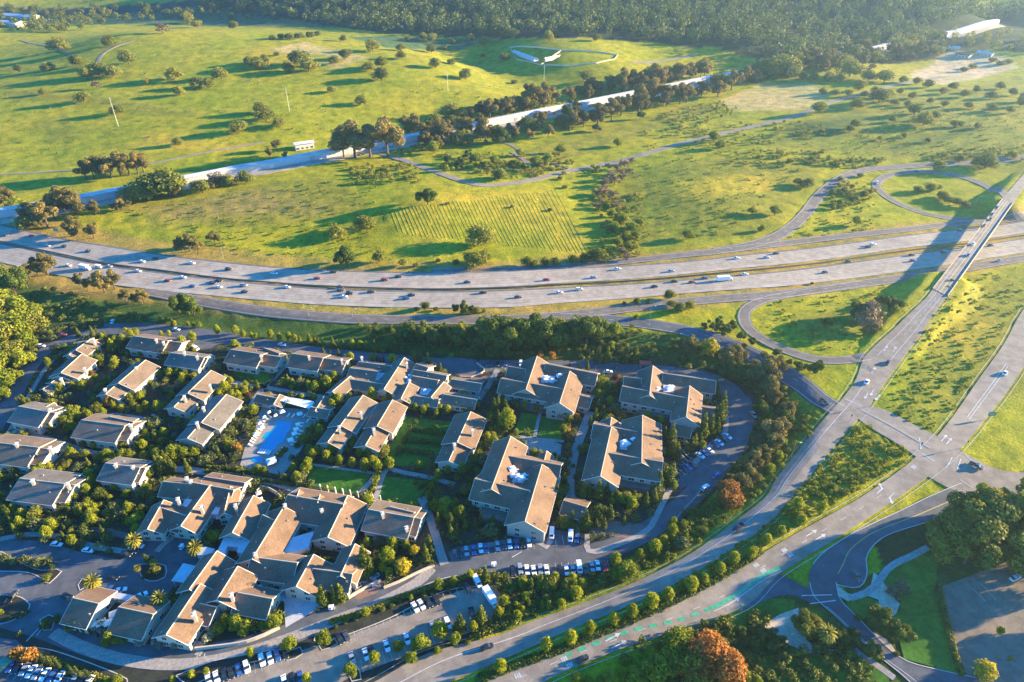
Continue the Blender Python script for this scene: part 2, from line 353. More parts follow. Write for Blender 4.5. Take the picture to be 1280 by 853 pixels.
def flat(name, px, mat, z, parent=None):
    """flat paving on the level campus"""
    P = plane(*np.array(arr(px)).T); ROADS.append(P)
    r = delaunay_2d_cdt([Vector(p) for p in P], [(i, (i + 1) % len(P)) for i in range(len(P))], [], 1, 1e-4)
    V = [(v.x, v.y, z) for v in r[0]]; Fc = [tuple(f) for f in r[2]]
    o = me_obj(name, V, Fc, mat, parent)
    if o.data.polygons and o.data.polygons[0].normal.z < 0: o.data.flip_normals()
    return o
def kerb_line(px, z0=0.0, closed=False, w=0.35, hgt=0.16, parent=None):
    P = [tuple(q) for q in arr(px)]
    if closed: P.append(P[0])
    C = catmull(plane(*np.array(P).T), 3.0); N = normals(C)
    return sheet('kerb', C + N * w / 2, C - N * w / 2, 'kerb', hgt, parent, rows=2, skirt=hgt)
# ------------------------------------------------------------------ the ground: one sheet
NA, ND = 520, 430
ang = np.linspace(R(-62), R(62), NA); dist = np.geomspace(60, 3900, ND)
AA, DD = np.meshgrid(ang, dist); X, Y = DD * np.sin(AA), DD * np.cos(AA)
Z = h(X, Y)
P2 = np.stack([X.ravel(), Y.ravel()], -1)
dC, _ = seg_dist(P2, np.vstack([CAMPUS, CAMPUS[:1]])); dC = np.where(inside(P2, CAMPUS), 0, dC)
nz = np.array([mnoise.fractal((x * 0.06, y * 0.06, 0.3), 0.9, 2.1, 3) for x, y in P2])
nz2 = np.array([mnoise.noise((x * 0.015, y * 0.015, 4.1)) for x, y in P2])
dC[inside(P2, G(arr('480,268 700,228 750,330 495,305'))[:, :2])] = 0
Zg = Z.ravel() - 0.05 - np.clip(np.abs(nz) * 0.7, 0, 0.8) * smooth(dC / 15.0)
GR = dict(grass=(0.245, 0.252, 0.012), olive=(0.195, 0.20, 0.018), gold=(0.33, 0.28, 0.022), dry=(0.38, 0.32, 0.12), slope=(0.06, 0.105, 0.018),
          dark=(0.06, 0.09, 0.022), bank=(0.15, 0.20, 0.018), forest=(0.03, 0.045, 0.02), bed=(0.035, 0.05, 0.018), brown=(0.24, 0.20, 0.05), tan=(0.42, 0.34, 0.22), far=(0.07, 0.13, 0.05))
colr = np.tile(np.array(GR['grass']), (len(P2), 1))
PJ = P2 + np.stack([nz, nz2], -1) * 5.0
def cover(px, key, z=None, soft=0.0):
    poly = G(arr(px))[:, :2]; m = inside(PJ, poly)
    if soft:
        d = seg_dist(PJ[m], np.vstack([poly, poly[:1]]))[0]; w = smooth(d / soft)[:, None]; colr[m] = colr[m] * (1 - w) + np.array(GR[key]) * w
    else: colr[m] = GR[key]
cover('-200,-20 1500,-20 1500,60 1230,62 1100,80 1000,78 930,72 900,60 800,52 700,48 600,46 480,42 380,28 250,12 -200,10', 'forest')
cover('-200,9 250,9 380,27 430,34 330,33 200,30 -200,30', 'far')
cover('430,46 480,44 600,46 640,50 600,56 480,60', 'far', soft=10)
cover('380,52 470,72 420,88 330,62', 'dry', soft=10)
cover('150,262 260,245 400,215 440,230 470,262 300,292 230,280', 'olive', soft=12)
cover('120,255 330,225 440,250 420,275 180,290', 'brown', soft=40)
cover('900,180 1100,118 1400,60 1500,250 1100,200 1000,190', 'olive', soft=20)
cover('780,210 900,195 1040,205 1010,260 960,300 800,315 740,290', 'olive', soft=15)
cover('480,268 560,240 690,232 745,300 730,326 520,322', 'gold', soft=12)
cover('560,215 700,170 860,130 900,135 700,205 640,222', 'olive', soft=8)
cover('925,115 950,104 1020,104 1045,120 1000,138 920,138 895,128', 'dry', soft=3)
cover('1130,95 1180,62 1260,70 1280,85 1180,108', 'tan', soft=10)
cover('0,110 120,118 260,140 240,152 100,132 0,128', 'olive', soft=14); cover('300,60 420,70 440,80 330,80', 'gold', soft=8); cover('180,160 320,180 300,196 150,190', 'gold', soft=14); cover('560,255 700,290 690,325 540,322', 'grass', soft=10); cover('820,225 960,215 980,240 850,262', 'gold', soft=16); cover('1080,180 1220,150 1260,165 1120,198', 'slope', soft=30); cover('40,150 90,140 110,175 50,185', 'olive', soft=16)
cover('980,150 1100,140 1060,175 960,180', 'slope', soft=30)
cover('0,345 100,360 220,378 420,405 560,408 720,402 850,418 960,455 1010,490 960,520 900,478 700,452 400,438 200,408 60,410 -60,430 -200,400', 'slope')
cover('940,380 1140,350 1150,372 1070,442 980,438 935,405', 'grass'); cover('960,395 1090,372 1110,420 1010,436', 'olive', soft=12)
cover('1200,350 1500,250 1500,400 1170,560 1090,512', 'olive', soft=12); cover('1130,400 1250,380 1250,440 1150,500', 'gold', soft=25)
cover('1075,520 1150,570 1060,620 950,690 740,800 560,870 700,800 900,700 1000,610', 'olive', soft=3)
cover('1000,480 1035,525 985,590 900,670 700,770 500,870 500,850 700,745 850,655 960,560 970,510', 'bank')
cover('780,880 840,790 905,772 960,745 1050,740 1120,700 1190,640 1290,590 1500,600 1500,900 1500,1200 780,1200', 'dark')
cover('1095,672 1160,632 1160,690 1100,720', 'bed')
fwm = [G(arr('-120,284 0,302 67,316 134,330 200,338.5 269,347.5 336,353.5 400,358 480,361 558,362 640,360 700,356.5 780,352 850,347 920,340 984,334 1050,326 1118,316 1200,306 1280,294.5 1400,278'))[:, :2]]
dF = seg_dist(PJ, fwm[0])[0]; w_ = (smooth((46 - dF) / 10.0) * .75)[:, None]; colr = colr * (1 - w_) + np.array([0.30, 0.20, 0.06]) * w_
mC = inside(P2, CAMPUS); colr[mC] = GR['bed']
cover('-100,425 40,400 60,425 -20,520 -120,520', 'slope')
faces = []
idx = np.arange(NA * ND).reshape(ND, NA)
faces = np.stack([idx[:-1, :-1], idx[:-1, 1:], idx[1:, 1:], idx[1:, :-1]], -1).reshape(-1, 4)
me = bpy.data.meshes.new('ground'); me.vertices.add(NA * ND); me.vertices.foreach_set('co', np.column_stack([P2, Zg]).ravel())
me.loops.add(faces.size); me.loops.foreach_set('vertex_index', faces.ravel().astype(np.int32)); me.polygons.add(len(faces))
me.polygons.foreach_set('loop_start', np.arange(0, faces.size, 4, dtype=np.int32)); me.polygons.foreach_set('use_smooth', np.ones(len(faces), bool)); me.update(); me.validate()
ca = me.color_attributes.new('cover', 'FLOAT_COLOR', 'POINT'); ca.data.foreach_set('color', np.column_stack([colr, np.ones(len(P2))]).astype(np.float32).ravel())
me.materials.append(MATS['ground_cover']); ground = bpy.data.objects.new('ground', me); COL.objects.link(ground); struct(ground)
if me.polygons[0].normal.z < 0: me.flip_normals()

# ------------------------------------------------------------------ freeway
up, cU, uA, uB = road2('freeway_road', '-120,262 -60,270 0,280 67,296 134,307 200,317.6 269,326 336,332.7 400,337 480,339.5 558,340.5 640,338 700,335 780,332 860,326.5 920,319.5 984,313 1050,305 1118,296 1200,286.5 1280,276 1400,259',
      '-120,282 -60,291 0,301 67,315 134,328.5 200,337 269,346 336,352 400,356.5 480,359.5 558,360.5 640,358 700,354 780,349.5 850,343.5 920,336 984,330 1050,322 1118,312 1200,302.5 1280,291.5 1400,275', 'concrete_road')
lo, cL, lA, lB = road2('freeway_road', '-120,286 -60,294 0,303.5 67,317.5 134,331.5 200,340 269,349 336,355 400,360 480,363 558,364 640,362 700,359 780,355 850,350 920,344 984,338 1050,329.5 1118,320 1200,309.5 1280,297.6 1400,281',
      '-120,310 -60,318 0,328 67,343 134,355 200,363 269,370 336,376 400,381 480,384 558,385 640,384 700,379 780,373.5 850,367.5 920,362 984,357.5 1050,350 1118,341 1200,329 1280,316 1400,298', 'concrete_road')
for rd, A_, B_, C_ in ((up, uA, uB, cU), (lo, lA, lB, cL)):
    mA, mB_ = A_, B_
    for f in (0.13, 0.87): line_mark(rd, A_ + (B_ - A_) * f, 0, 0.3, z=0.14)
    for f in (0.28, 0.43, 0.57, 0.72): line_mark(rd, A_ + (B_ - A_) * f, 0, 0.22, dash=(4, 10), z=0.14)
    for f in (0.18, 0.235, 0.325, 0.385, 0.475, 0.525, 0.62, 0.68, 0.765, 0.825): line_mark(rd, A_ + (B_ - A_) * f, 0, 0.55, 'worn_concrete', z=0.125, name='tyre_track')
    # slab joints and the worn grey lanes of each carriageway
    line_mark(rd, A_ + (B_ - A_) * 0.06, 0, 2.4, 'ramp_asphalt', z=0.12, name='shoulder_strip')
md = (resample(uB, 400) + resample(lA, 400)) / 2
mb = MB(); C = catmull(md, 4); Nn = normals(C); Zc = h(C[:, 0], C[:, 1])
for i in range(len(C) - 1):
    for (o0, z0), (o1, z1) in (((-.35, 0), (-.15, .9)), ((-.15, .9), (.15, .9)), ((.15, .9), (.35, 0))):
        p = [(*(C[i] + Nn[i] * o0), Zc[i] + z0), (*(C[i + 1] + Nn[i + 1] * o0), Zc[i + 1] + z0), (*(C[i + 1] + Nn[i + 1] * o1), Zc[i + 1] + z1), (*(C[i] + Nn[i] * o1), Zc[i] + z1)]
        mb.quad(*p)
o = mb.build('median_barrier', 'rail_rust'); tag(o, 'long low median barrier between the two freeway carriageways', 'barrier')
for nm, c, w, m in [('ramp_road', '1400,257 1280,271 1200,279.5 1118,288.5 1050,296 984,304 900,314 850,319 780,327 720,332.5 640,337 540,339', 8.5, 'ramp_asphalt'),
    ('ramp_road', '895,314 934,307.5 967.6,297 991,282.5 1008,265.7 1024.7,244 1051,223 1085,212 1135,208 1186,205 1236,202 1300,194 1400,180', 10, 'ramp_asphalt'),
    ('loop_ramp_road', '1262,250 1243,237 1219,226.5 1186,217.5 1152,214.5 1120,217 1101,224 1096,234 1113,249 1145,263.5 1179,271.5 1213,275.5', 8, 'ramp_asphalt'),
    ('ramp_road', '1400,305 1280,323 1200,336 1118,349 1050,358.5 984,367 900,373.5 850,378 780,386 720,393 640,399 558,400 470,399 420,397 336,389.5 269,379.5 220,370.5 180,363', 10.5, 'ramp_asphalt'),
    ('ramp_road', '690,396 764,400 830,408 865,415 900,425 935,439.5 968,458 1000,478.5 1027,500 1048,512', 12, 'asphalt'),
    ('loop_ramp_road', '1080,354 1020,363 980,369.5 952,376 934,386 930,399 938,413 960,428 992,441.5 1022,449.5 1052,450.5 1085,446', 8, 'ramp_asphalt')]:
    o, C_ = road1(nm, c, w, m, 0.07 if nm == 'ramp_road' else 0.09)
    for s in (-1, 1): line_mark(o, C_, s * (w / 2 - 0.9), 0.25, z=0.125, mat='road_paint')
    if w > 9: line_mark(o, C_, 0, 0.2, dash=(3, 9), z=0.125)
# dirt and farm tracks
for nm, c, w, m in [('dirt_road', '495,196 507,201 528,209 551,217 578,226.5 606,231.6 632,230 661,226 712,213.7 784,199 850,180 900,168 951,156 998,144 1035,129 1085,116 1120,106 1180,96', 8, 'dirt_track'),
    ('dirt_track', '640,190 655,200 662,206 690,205 715,212', 5, 'dirt_track'), ('dirt_track', '122,78 128,68 145,58 168,51', 4.5, 'dirt_track'),
    ('dirt_track', '25,50 60,58 100,75', 3.5, 'dirt_track'), ('dirt_track', '620,176 640,182 655,192', 4, 'dirt_track'),
    ('gravel_road', '420,196 470,192 500,200', 5, 'dirt_track'), ('dirt_track', '0,218 60,215 180,205 260,190 330,178', 3, 'dirt_track'), ('dirt_track', '790,78 830,76 870,68', 5, 'dirt_track')]:
    road1(nm, c, w, m, 0.12)
# ------------------------------------------------------------------ the boulevard and its junctions
r1, c1, a1, b1 = road2('boulevard_road', '1170,356 1158,372 1138,391 1117,411.7 1098,428.5 1080,448 1070,474 1053,498.6 1031,523 1001,559.6 970.5,599 958,621 929,644.6 893,672 852,699 784,732 729,754 661,778.5 620,795 535,817 475,849 430,872',
      '1190,363 1178,378 1165,396 1157,410 1147,424 1123,456 1101.6,486 1086,508 1071,526 1046.7,553.5 1010,599 960,655 920.5,683 879.6,710 825,740 762,767.5 702,792 647,817 590,841 560,853 510,880', 'old_asphalt', 0.12)
r2, c2, a2, b2 = road2('boulevard_road', '1330,318 1280,386 1254,431.5 1223.6,474 1196,514 1172,545 1144,572 1122,590 1072.5,624 1011,658 958.5,688.6 907,721 866,743 811,767.5 751,795 688,819.5 620,847 560,880',
      '1360,345 1280,459 1257,492.5 1233,523 1212,549 1196,566 1168,590 1134,614.7 1088,645.5 1041.7,676 974,718 942,751 907,769 866,784 825,796 784,809 729,830 688,848 630,880', 'old_asphalt', 0.115)
r3, c3, a3, b3 = road2('link_road', '1084,506 1110,514 1140,530 1172,546', '1068,520 1090,536 1122,555 1152,576', 'old_asphalt', 0.105)
r4, c4, a4, b4 = road2('park_road', '1300,592 1250,588 1215,572 1196,562', '1300,628 1262,625 1230,622 1190,612 1160,596', 'old_asphalt', 0.095)
r5, c5, a5, b5 = road2('park_road', '1202,604 1160,622 1125,639 1072,664 1036,686 1018,703 1011,720 1012,737', '1245,620 1195,640 1156,654 1112,668 1091,683 1082,700 1084,716 1074,735 1045,731', 'asphalt', 0.085)
r6, c6, a6, b6 = road2('park_road', '1012,728 1018,748 1042,768 1072,797 1105,826 1135,850 1160,880', '1045,728 1050,750 1068,768 1096,797 1130,825 1175,838 1230,850', 'asphalt', 0.09)
r7, c7, a7, b7 = road2('park_road', '925,742 950,728 970,719 985,722 1000,731 1015,736', '925,764 945,756 970,746 995,745 1010,752 1022,757', 'asphalt', 0.075)
for e, inset in ((a1, -1.6), (b1, 1.6)): line_mark(r1, e, inset, 0.16, z=0.155)
for e, inset in ((a2, -1.6), (b2, 1.6)): line_mark(r2, e, inset, 0.16, z=0.15)
def part_of(A_, B_, f, s0, s1):
    m = A_ + (B_ - A_) * f; k = len(m); return m[int(k * s0):int(k * s1)]
line_mark(r1, part_of(a1, b1, 0.5, 0.0, 0.20), 0, 0.25, z=0.155, dash=(3, 6))
line_mark(r1, part_of(a1, b1, 0.36, 0.31, 1.0), 0, 0.3, z=0.158)
line_mark(r1, part_of(a1, b1, 0.30, 0.0, 0.25), 0, 0.25, z=0.158)
line_mark(r1, part_of(a1, b1, 0.72, 0.0, 0.25), 0, 0.25, z=0.158)
for f in (0.42, 0.5, 0.58): line_mark(r2, part_of(a2, b2, f, 0.0, 0.23), 0, 0.25, z=0.15)
for f in (0.45, 0.55): line_mark(r2, part_of(a2, b2, f, 0.34, 0.47), 0, 0.3, z=0.15)
line_mark(r2, part_of(a2, b2, 0.45, 0.62, 0.98), 0, 0.2, z=0.15, dash=(3, 9))
line_mark(r5, part_of(a5, b5, 0.5, 0.05, 0.9), 0, 0.25, 'yellow_paint', z=0.12); line_mark(r6, part_of(a6, b6, 0.12, 0.2, 0.9), 0, 0.2, z=0.12)
line_mark(r3, c3, 0, 1.6, 'barrier_concrete', z=0.2, name='traffic_island')
for e in (a6, b6, a5[:int(len(a5) * .9)], b5): line_mark(r6, e, 0, 0.35, 'kerb', z=0.2, name='kerb')
# green cycle lane
gl = np.array([(820,786),(838,783),(866,769),(897,757),(925,740),(950,722),(975,710)], float)
gC = catmull(G(gl)[:, :2], 3); line_mark(r2, gC[int(len(gC) * .42):], 0, 1.6, 'green_paint', z=0.145, name='cycle_lane')
gD = catmull(G([(705,822),(728,811),(760,799),(790,788),(838,778),(875,766),(897,757)])[:, :2], 3); line_mark(r2, gD, 0, 1.3, 'green_paint', z=0.145, dash=(3.2, 2.6), name='cycle_lane')
line_mark(r2, gC[int(len(gC) * .42):], -1.5, 0.25, z=0.15)
# painted arrows, blocks and bars, each seen in the photo: (x, y, toward x, toward y, kind)
def sym(parent, x, y, tx, ty, kind, sc_=1.0, z=0.16):
    p, q = G([(x, y), (tx, ty)])[:, :2]; a = math.atan2(q[1] - p[1], q[0] - p[0]); c, s = math.cos(a), math.sin(a); polys = []
    if 'arrow' in kind:
        polys.append([(-3, -.2), (1.6, -.2), (1.6, .2), (-3, .2)]); polys.append([(1.2, -.9), (3.2, 0), (1.2, .9)])
        if kind == 'turn_arrow': polys[1] = [(.6, .2), (1.4, .2), (2.6, 1.3), (3.0, .6), (3.2, 2.4), (1.4, 2.2), (1.9, 1.7)]
    elif kind == 'blocks':
        for yy in (-1.0, 1.0):
            for xx in (-1.5, 0, 1.5): polys.append([(xx - .55, yy - .8), (xx + .55, yy - .8), (xx + .55, yy + .8), (xx - .55, yy + .8)])
    elif kind == 'block':
        for xx in (-1.1, 0, 1.1): polys.append([(xx - .4, -1.1), (xx + .4, -1.1), (xx + .4, 1.1), (xx - .4, 1.1)])
    elif kind == 'bar': polys.append([(-.3, -5), (.3, -5), (.3, 5), (-.3, 5)])
    m = MB()
    for P_ in polys:
        w = [(p[0] + (u * c - v * s) * sc_, p[1] + (u * s + v * c) * sc_) for u, v in P_]; zz = h(np.array([q_[0] for q_ in w]), np.array([q_[1] for q_ in w])) + z
        m.quad(*[(w[i][0], w[i][1], zz[i]) for i in range(len(w))])
    m.build('painted_' + kind, 'road_paint', parent)
for a in [(766,797,776,791.5,'arrow'),(774,806,784,801,'arrow'),(1014,667,1024,661,'arrow'),(1025,672,1035,666,'arrow'),(1101,613,1108,607,'turn_arrow'),(1113,621,1107,627,'turn_arrow'),(1083,495,1079,502,'arrow'),(1090,491,1086,498,'arrow'),(1097,497,1092,503,'arrow'),
          (705,824,712,820.5,'block'),(647,845,654,842,'block'),(712,832,720,829,'block'),(980,688,987,684,'block'),(988,694,995,690,'block'),(945,707,952,703,'block'),(954,714,961,710,'block'),(917,752,926,746.5,'arrow'),
          (1142,584,1148,579,'block'),(1092,463,1098,455,'arrow'),(1180,548,1186,541,'arrow'),(1186,552,1192,545,'arrow'),(1107,436,1112,429,'arrow'),(1118,437,1122,431,'arrow')]:
    sym(r1 if a[1] > 430 and a[0] < 1130 and a[1] < 520 else r2, *a[:4], a[4], sc_=.75 if a[4] == 'block' else 1.1)
for x0, y0, x1, y1, w in [(1056,499,1077,508,.5),(1002,745,1040,744,.4),(1012,755,1045,751,.4),(1149,548,1151,562,.5),(1152,567,1168,577,.5),(1183,585,1190,572,.4),(1196,587,1201,574,.4),(1205,567,1216,578,.4),(1200,600,1215,610,.4)]:
    p = G([(x0, y0), (x1, y1)])[:, :2]; line_mark(r2, p, 0, w, z=0.165, name='crosswalk_line')
for px in ['1009,456 1060,490', '1058,502 1110,490', '1010,545 1066,520', '1140,600 1195,575', '1115,618 1140,608']:
    q = G(arr(px))[:, :2]; q = q[0] + (q[1] - q[0]) * np.linspace(0, 1, 2)[:, None]
# ------------------------------------------------------------------ overpass
def deckz(x, y): return np.full(np.shape(x), 12.2)
dl = plane(np.array([1166,1212,1253.0]), np.array([361.5,302,249.0]), 12.2); dr = plane(np.array([1184,1226,1266.0]), np.array([370.5,311,254.0]), 12.2)
dl, dr = resample(catmull(dl, 4), 30), resample(catmull(dr, 4), 30)
br = empty('road_overpass', (*((dl[15] + dr[15]) / 2), 0)); tag(br, 'concrete road bridge carrying the boulevard over the freeway', 'bridge')
def rel(o, root): o.parent = root; o.matrix_parent_inverse = Matrix.Translation(-Vector(root.location)); return o
d0 = rel(sheet('deck', dl, dr, 'old_asphalt', 0.2, None, rows=4, skirt=1.6, zfun=deckz), br)
for s, E in ((1, dl), (-1, dr)):
    N_ = normals(E); m = MB()
    for i in range(len(E) - 1):
        a, b = E[i] - N_[i] * s * 0.1, E[i + 1] - N_[i + 1] * s * 0.1; c, d = E[i] + N_[i] * s * 0.3, E[i + 1] + N_[i + 1] * s * 0.3
        for q in (((*a, 12.3), (*b, 12.3), (*b, 13.1), (*a, 13.1)), ((*a, 13.1), (*b, 13.1), (*d, 13.1), (*c, 13.1)), ((*c, 13.1), (*d, 13.1), (*d, 10.8), (*c, 10.8))): m.quad(*q)
    rel(m.build('parapet', 'barrier_concrete'), br)
rel(line_mark(None, (dl + dr) / 2, 0, 0.4, 'yellow_paint', z=12.2 + .22, zfun=lambda x, y: 0 * x), br)
for f in (0.25, 0.75): rel(line_mark(None, dl + (dr - dl) * f, 0, 0.25, z=12.2 + .22, zfun=lambda x, y: 0 * x), br)
rel(me_obj('soffit', [(*dl[i], 10.7) for i in range(30)] + [(*dr[i], 10.7) for i in range(30)], [(i, i + 1, 31 + i, 30 + i) for i in range(29)], 'barrier_concrete'), br)
for k in (8, 16, 23):
    m = MB()
    for f in (0.2, 0.5, 0.8): q = dl[k] + (dr[k] - dl[k]) * f; m.tube((*q, 2.5), (*q, 10.8), .7, .7, 10)
    rel(m.build('pier', 'barrier_concrete'), br)
nr = plane(np.array([1253,1280,1310,1370]), np.array([249,217,185,125.0]), 12); nl = plane(np.array([1266,1290,1325,1390]), np.array([254,223,185,125.0]), 12)
a_, b_ = catmull(nr, 4), catmull(nl, 4); m_ = max(len(a_), len(b_)); sheet('boulevard_road', resample(a_, m_), resample(b_, m_), 'old_asphalt', 0.15)['kind'] = 'structure'
# ------------------------------------------------------------------ park in the lower right
for nm, px, mt, z in [('park_lawn', '1117,700 1160,688 1172,700 1170,730 1185,780 1200,830 1202,848 1175,836 1130,824 1124,800 1105,780 1100,770 1125,765 1126,745 1110,730', 'lawn', 0.05),
    ('park_lawn', '1058,752 1078,745 1098,752 1100,765 1078,775 1062,768', 'lawn', 0.05), ('park_lawn', '1010,758 1030,768 1036,790 1020,800 1005,792 1000,770', 'lawn', 0.05),
    ('park_lawn', '880,870 940,822 1000,815 1052,812 1080,822 1110,845 1120,880', 'lawn', 0.05), ('park_lawn', '1105,722 1112,720 1113,733 1100,735', 'lawn', 0.05), ('park_lawn', '900,768 930,758 960,748 995,750 990,768 950,778 920,790', 'lawn', 0.04),
    ('sand_ground', '952,782 975,768 998,760 1005,775 1008,800 1022,812 1045,812 1040,815 1000,818 985,805 965,790', 'sand_ground', 0.06),
    ('sand_ground', '1041,728 1060,742 1075,746 1088,735 1092,715 1100,722 1118,748 1125,755 1120,768 1108,775 1100,764 1098,750 1078,743 1060,752 1048,745', 'sand_ground', 0.07),
    ('sand_ground', '1090,790 1110,800 1125,822 1110,820', 'sand_ground', 0.06),
    ('parking_lot', '1172,735 1290,690 1420,700 1500,900 1210,900 1195,830', 'brown_paving', 0.05)]:
    o = drape(nm, px, mt, z, 4.0); struct(o)
    if nm != 'park_lawn': ROADS.append(G(arr(px))[:, :2])
road1('park_path', '1062,748 1083,741 1098,728 1108,713 1122,703 1140,695 1160,684', 2.6, 'sidewalk', 0.11); road1('park_path', '1068,812 1080,822 1105,838 1118,848', 2.4, 'sidewalk', 0.10)
for x0, y0, x1, y1 in [(1215,735,1232,752),(1226,730,1245,750)]:
    line_mark(bpy.data.objects['parking_lot'], G([(x0, y0), (x1, y1)])[:, :2], 0, 0.2, z=0.09)
# ------------------------------------------------------------------ the campus paving (level ground)
S_ = [struct]
def cs(nm, px, mt, z): return struct(flat(nm, px, mt, z))
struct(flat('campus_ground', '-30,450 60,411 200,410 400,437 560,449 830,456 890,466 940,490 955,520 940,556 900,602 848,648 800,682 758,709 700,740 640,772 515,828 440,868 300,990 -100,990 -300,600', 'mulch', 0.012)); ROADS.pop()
CR = [('campus_road', '-60,590 -30,565 8,512 22,486 36,462 50,445 68,432 97,422 130,414 175,413 225,417 275,424 330,430 400,440 470,447 540,453 600,458 640,459 700,459 760,461 815,462 860,467 893,474 915,487 925,505 930,522 925,545 905,578 880,605 852,632 822,655 790,674 750,689 700,697 640,702 600,705 555,716 505,736 450,758 415,771 378,787 330,803 270,817 200,822 150,815 100,800 55,783 0,768 -60,750', 9.5, 'asphalt', 0.05)]
for nm, c, w, m, z in CR: camp_road, campC = road1(nm, c, w, m, z, 3.0, skirt=0)
cs('campus_road', '897,476 918,484 938,498 945,520 938,540 925,556 905,560 905,530 903,500', 'asphalt', 0.056)
cs('parking_lot', '130,404 185,404 250,410 300,418 262,436 235,438 170,420 130,418', 'asphalt', 0.045)
cs('parking_lot', '600,450 745,451 800,456 800,466 745,466 640,465 600,462', 'asphalt', 0.046)
cs('parking_lot', '557,446 590,449 608,455 606,466 580,471 558,466 552,456', 'asphalt', 0.058)
cs('parking_lot', '570,468 620,470 622,476 590,476', 'brick_paving', 0.06)
cs('parking_lot', '560,690 600,682 668,676 672,668 690,662 733,668 737,684 700,692 600,702 566,707', 'asphalt', 0.052)
cs('parking_lot', '636,706 700,704 760,700 762,714 700,720 640,722', 'asphalt', 0.053)
cs('parking_lot', '840,592 870,572 905,544 918,552 880,598 850,612', 'asphalt', 0.051)
cs('plaza', '-60,665 60,678 100,690 150,700 172,682 192,668 230,672 262,690 232,730 215,735 205,752 170,752 120,744 104,748 82,768 60,790 20,780 -60,772', 'asphalt', 0.047)
cs('plaza', '-100,700 0,690 -60,860 -100,860', 'asphalt', 0.044)
cs('parking_lot', '-80,790 20,800 60,836 120,848 150,860 140,900 -80,900', 'asphalt', 0.048)
cs('parking_lot', '225,880 262,848 300,836 350,822 380,812 420,800 470,782 520,762 560,744 605,728 625,738 628,760 606,785 560,800 500,823 440,845 400,870 380,890', 'old_asphalt', 0.049)
cs('service_yard', '312,722 352,730 392,742 404,758 365,780 357,785 355,752 308,745', 'flat_roof_white', 0.062)
cs('service_yard', '438,728 470,722 482,728 470,742 448,750 440,745', 'brick_paving', 0.061)
cs('forecourt', '700,640 735,648 800,655 815,668 800,676 750,668 700,655', 'brick_paving', 0.06)
cs('pool_terrace', '322,520 330,505 350,510 395,512 400,520 378,560 350,600 300,582 306,560 318,545', 'sidewalk', 0.055)
cs('court_paving', '651,548 690,551 702,556 700,575 660,568', 'sidewalk', 0.055)
for px in ['388,582 402,580 464,593 450,615 440,618 384,606', '482,596 540,602 527,618 522,632 512,632 475,628 468,625', '652,516 672,518 667,544 643,541', '678,520 706,524 702,552 672,546', '643,547 652,548 650,556 640,554',
           '500,520 565,528 545,585 482,582', '302,448 350,455 330,482 300,478 290,470']:
    cs('lawn', px, 'lawn', 0.065)
# paths
for c, w, m in [('290,478 330,484 380,493 440,500', 3, 'sidewalk'), ('310,513 325,490 345,470 362,452', 3.2, 'sidewalk'), ('10,540 60,550 100,563 150,575 200,585 240,588 290,595 340,603 370,612', 4.0, 'sidewalk'),
    ('598,500 612,480 622,462', 3.2, 'sidewalk'), ('469,625 482,588 500,590 540,598 568,606', 2.6, 'sidewalk'), ('450,617 465,600 472,590', 2.6, 'sidewalk'), ('436,660 452,635 468,624', 2.6, 'sidewalk'),
    ('527,622 540,655 550,690 556,706', 3.8, 'sidewalk'), ('718,640 712,610 716,575 726,545 738,515', 4.5, 'sidewalk'), ('384,580 470,592', 1.6, 'sidewalk'), ('668,548 675,517', 1.8, 'sidewalk'), ('640,545 705,552', 1.8, 'sidewalk'),
    ('852,562 858,572 862,575', 2.0, 'sidewalk'), ('843,545 846,560 862,576', 2.0, 'sidewalk'), ('110,520 150,518 200,527 190,518', 1.6, 'sidewalk'), ('95,664 120,662 150,668 172,676', 3.0, 'brick_paving'),
    ('0,674 40,668 80,672 120,684 160,690', 2.6, 'sidewalk'), ('66,791 100,808 150,824 210,831 265,826 320,812 372,794 420,775 470,756 520,729 540,710', 4.4, 'sidewalk'), ('12,540 22,520 38,492 62,455 98,428', 2.4, 'sidewalk'),
    ('566,690 620,680 666,676 684,684 690,664', 2.4, 'sidewalk'), ('733,668 738,690 780,678 810,662 822,642 842,604 862,586 885,560 905,543 908,520', 2.6, 'sidewalk'), ('222,668 205,680 196,690', 2.5, 'sidewalk'),
    ('130,790 90,776 100,760', 2, 'sidewalk'), ('108,745 150,749 200,757 218,762 205,780 194,800', 3.4, 'sidewalk'), ('197,805 250,806 246,820', 2.5, 'sidewalk')]:
    road1('footpath', c, w, m, 0.13 if w > 2.3 else 0.07, 3.0, rows=2, skirt=0.13)
# stall lines
def stalls(x0, y0, x1, y1, n_, depth, side, root):
    a, b = plane(np.array([x0, x1]), np.array([y0, y1])); t = (b - a) / np.hypot(*(b - a)); nn = np.array([-t[1], t[0]]) * side; m = MB()
    for i in range(n_ + 1):
        p = a + (b - a) * i / n_; q = p + nn * depth; s = t * 0.07
        m.quad((*(p - s), .075), (*(p + s), .075), (*(q + s), .075), (*(q - s), .075))
    m.build('stall_lines', 'road_paint', root)
stalls(571,697,668,687,12,5,1,camp_road); stalls(686,683,733,679,5,5,1,camp_road); stalls(637,720,762,713,15,5,1,camp_road)
stalls(260,862,360,829,12,5.2,1,camp_road); stalls(416,806,590,738,20,5.2,1,camp_road); stalls(432,832,604,765,20,5.2,-1,camp_road); stalls(842,603,866,580,7,5,1,camp_road); stalls(868,582,910,548,9,5,1,camp_road)
stalls(8,848,130,872,14,5.2,1,camp_road); stalls(600,461,745,464,20,5,1,camp_road)
for c in ['46,795 58,778', '33,802 48,786', '244,838 247,818', '253,836 256,817', '640,697 652,690']:
    line_mark(camp_road, plane(*np.array(arr(c)).T), 0, 0.35, z=0.08, name='crosswalk_line')
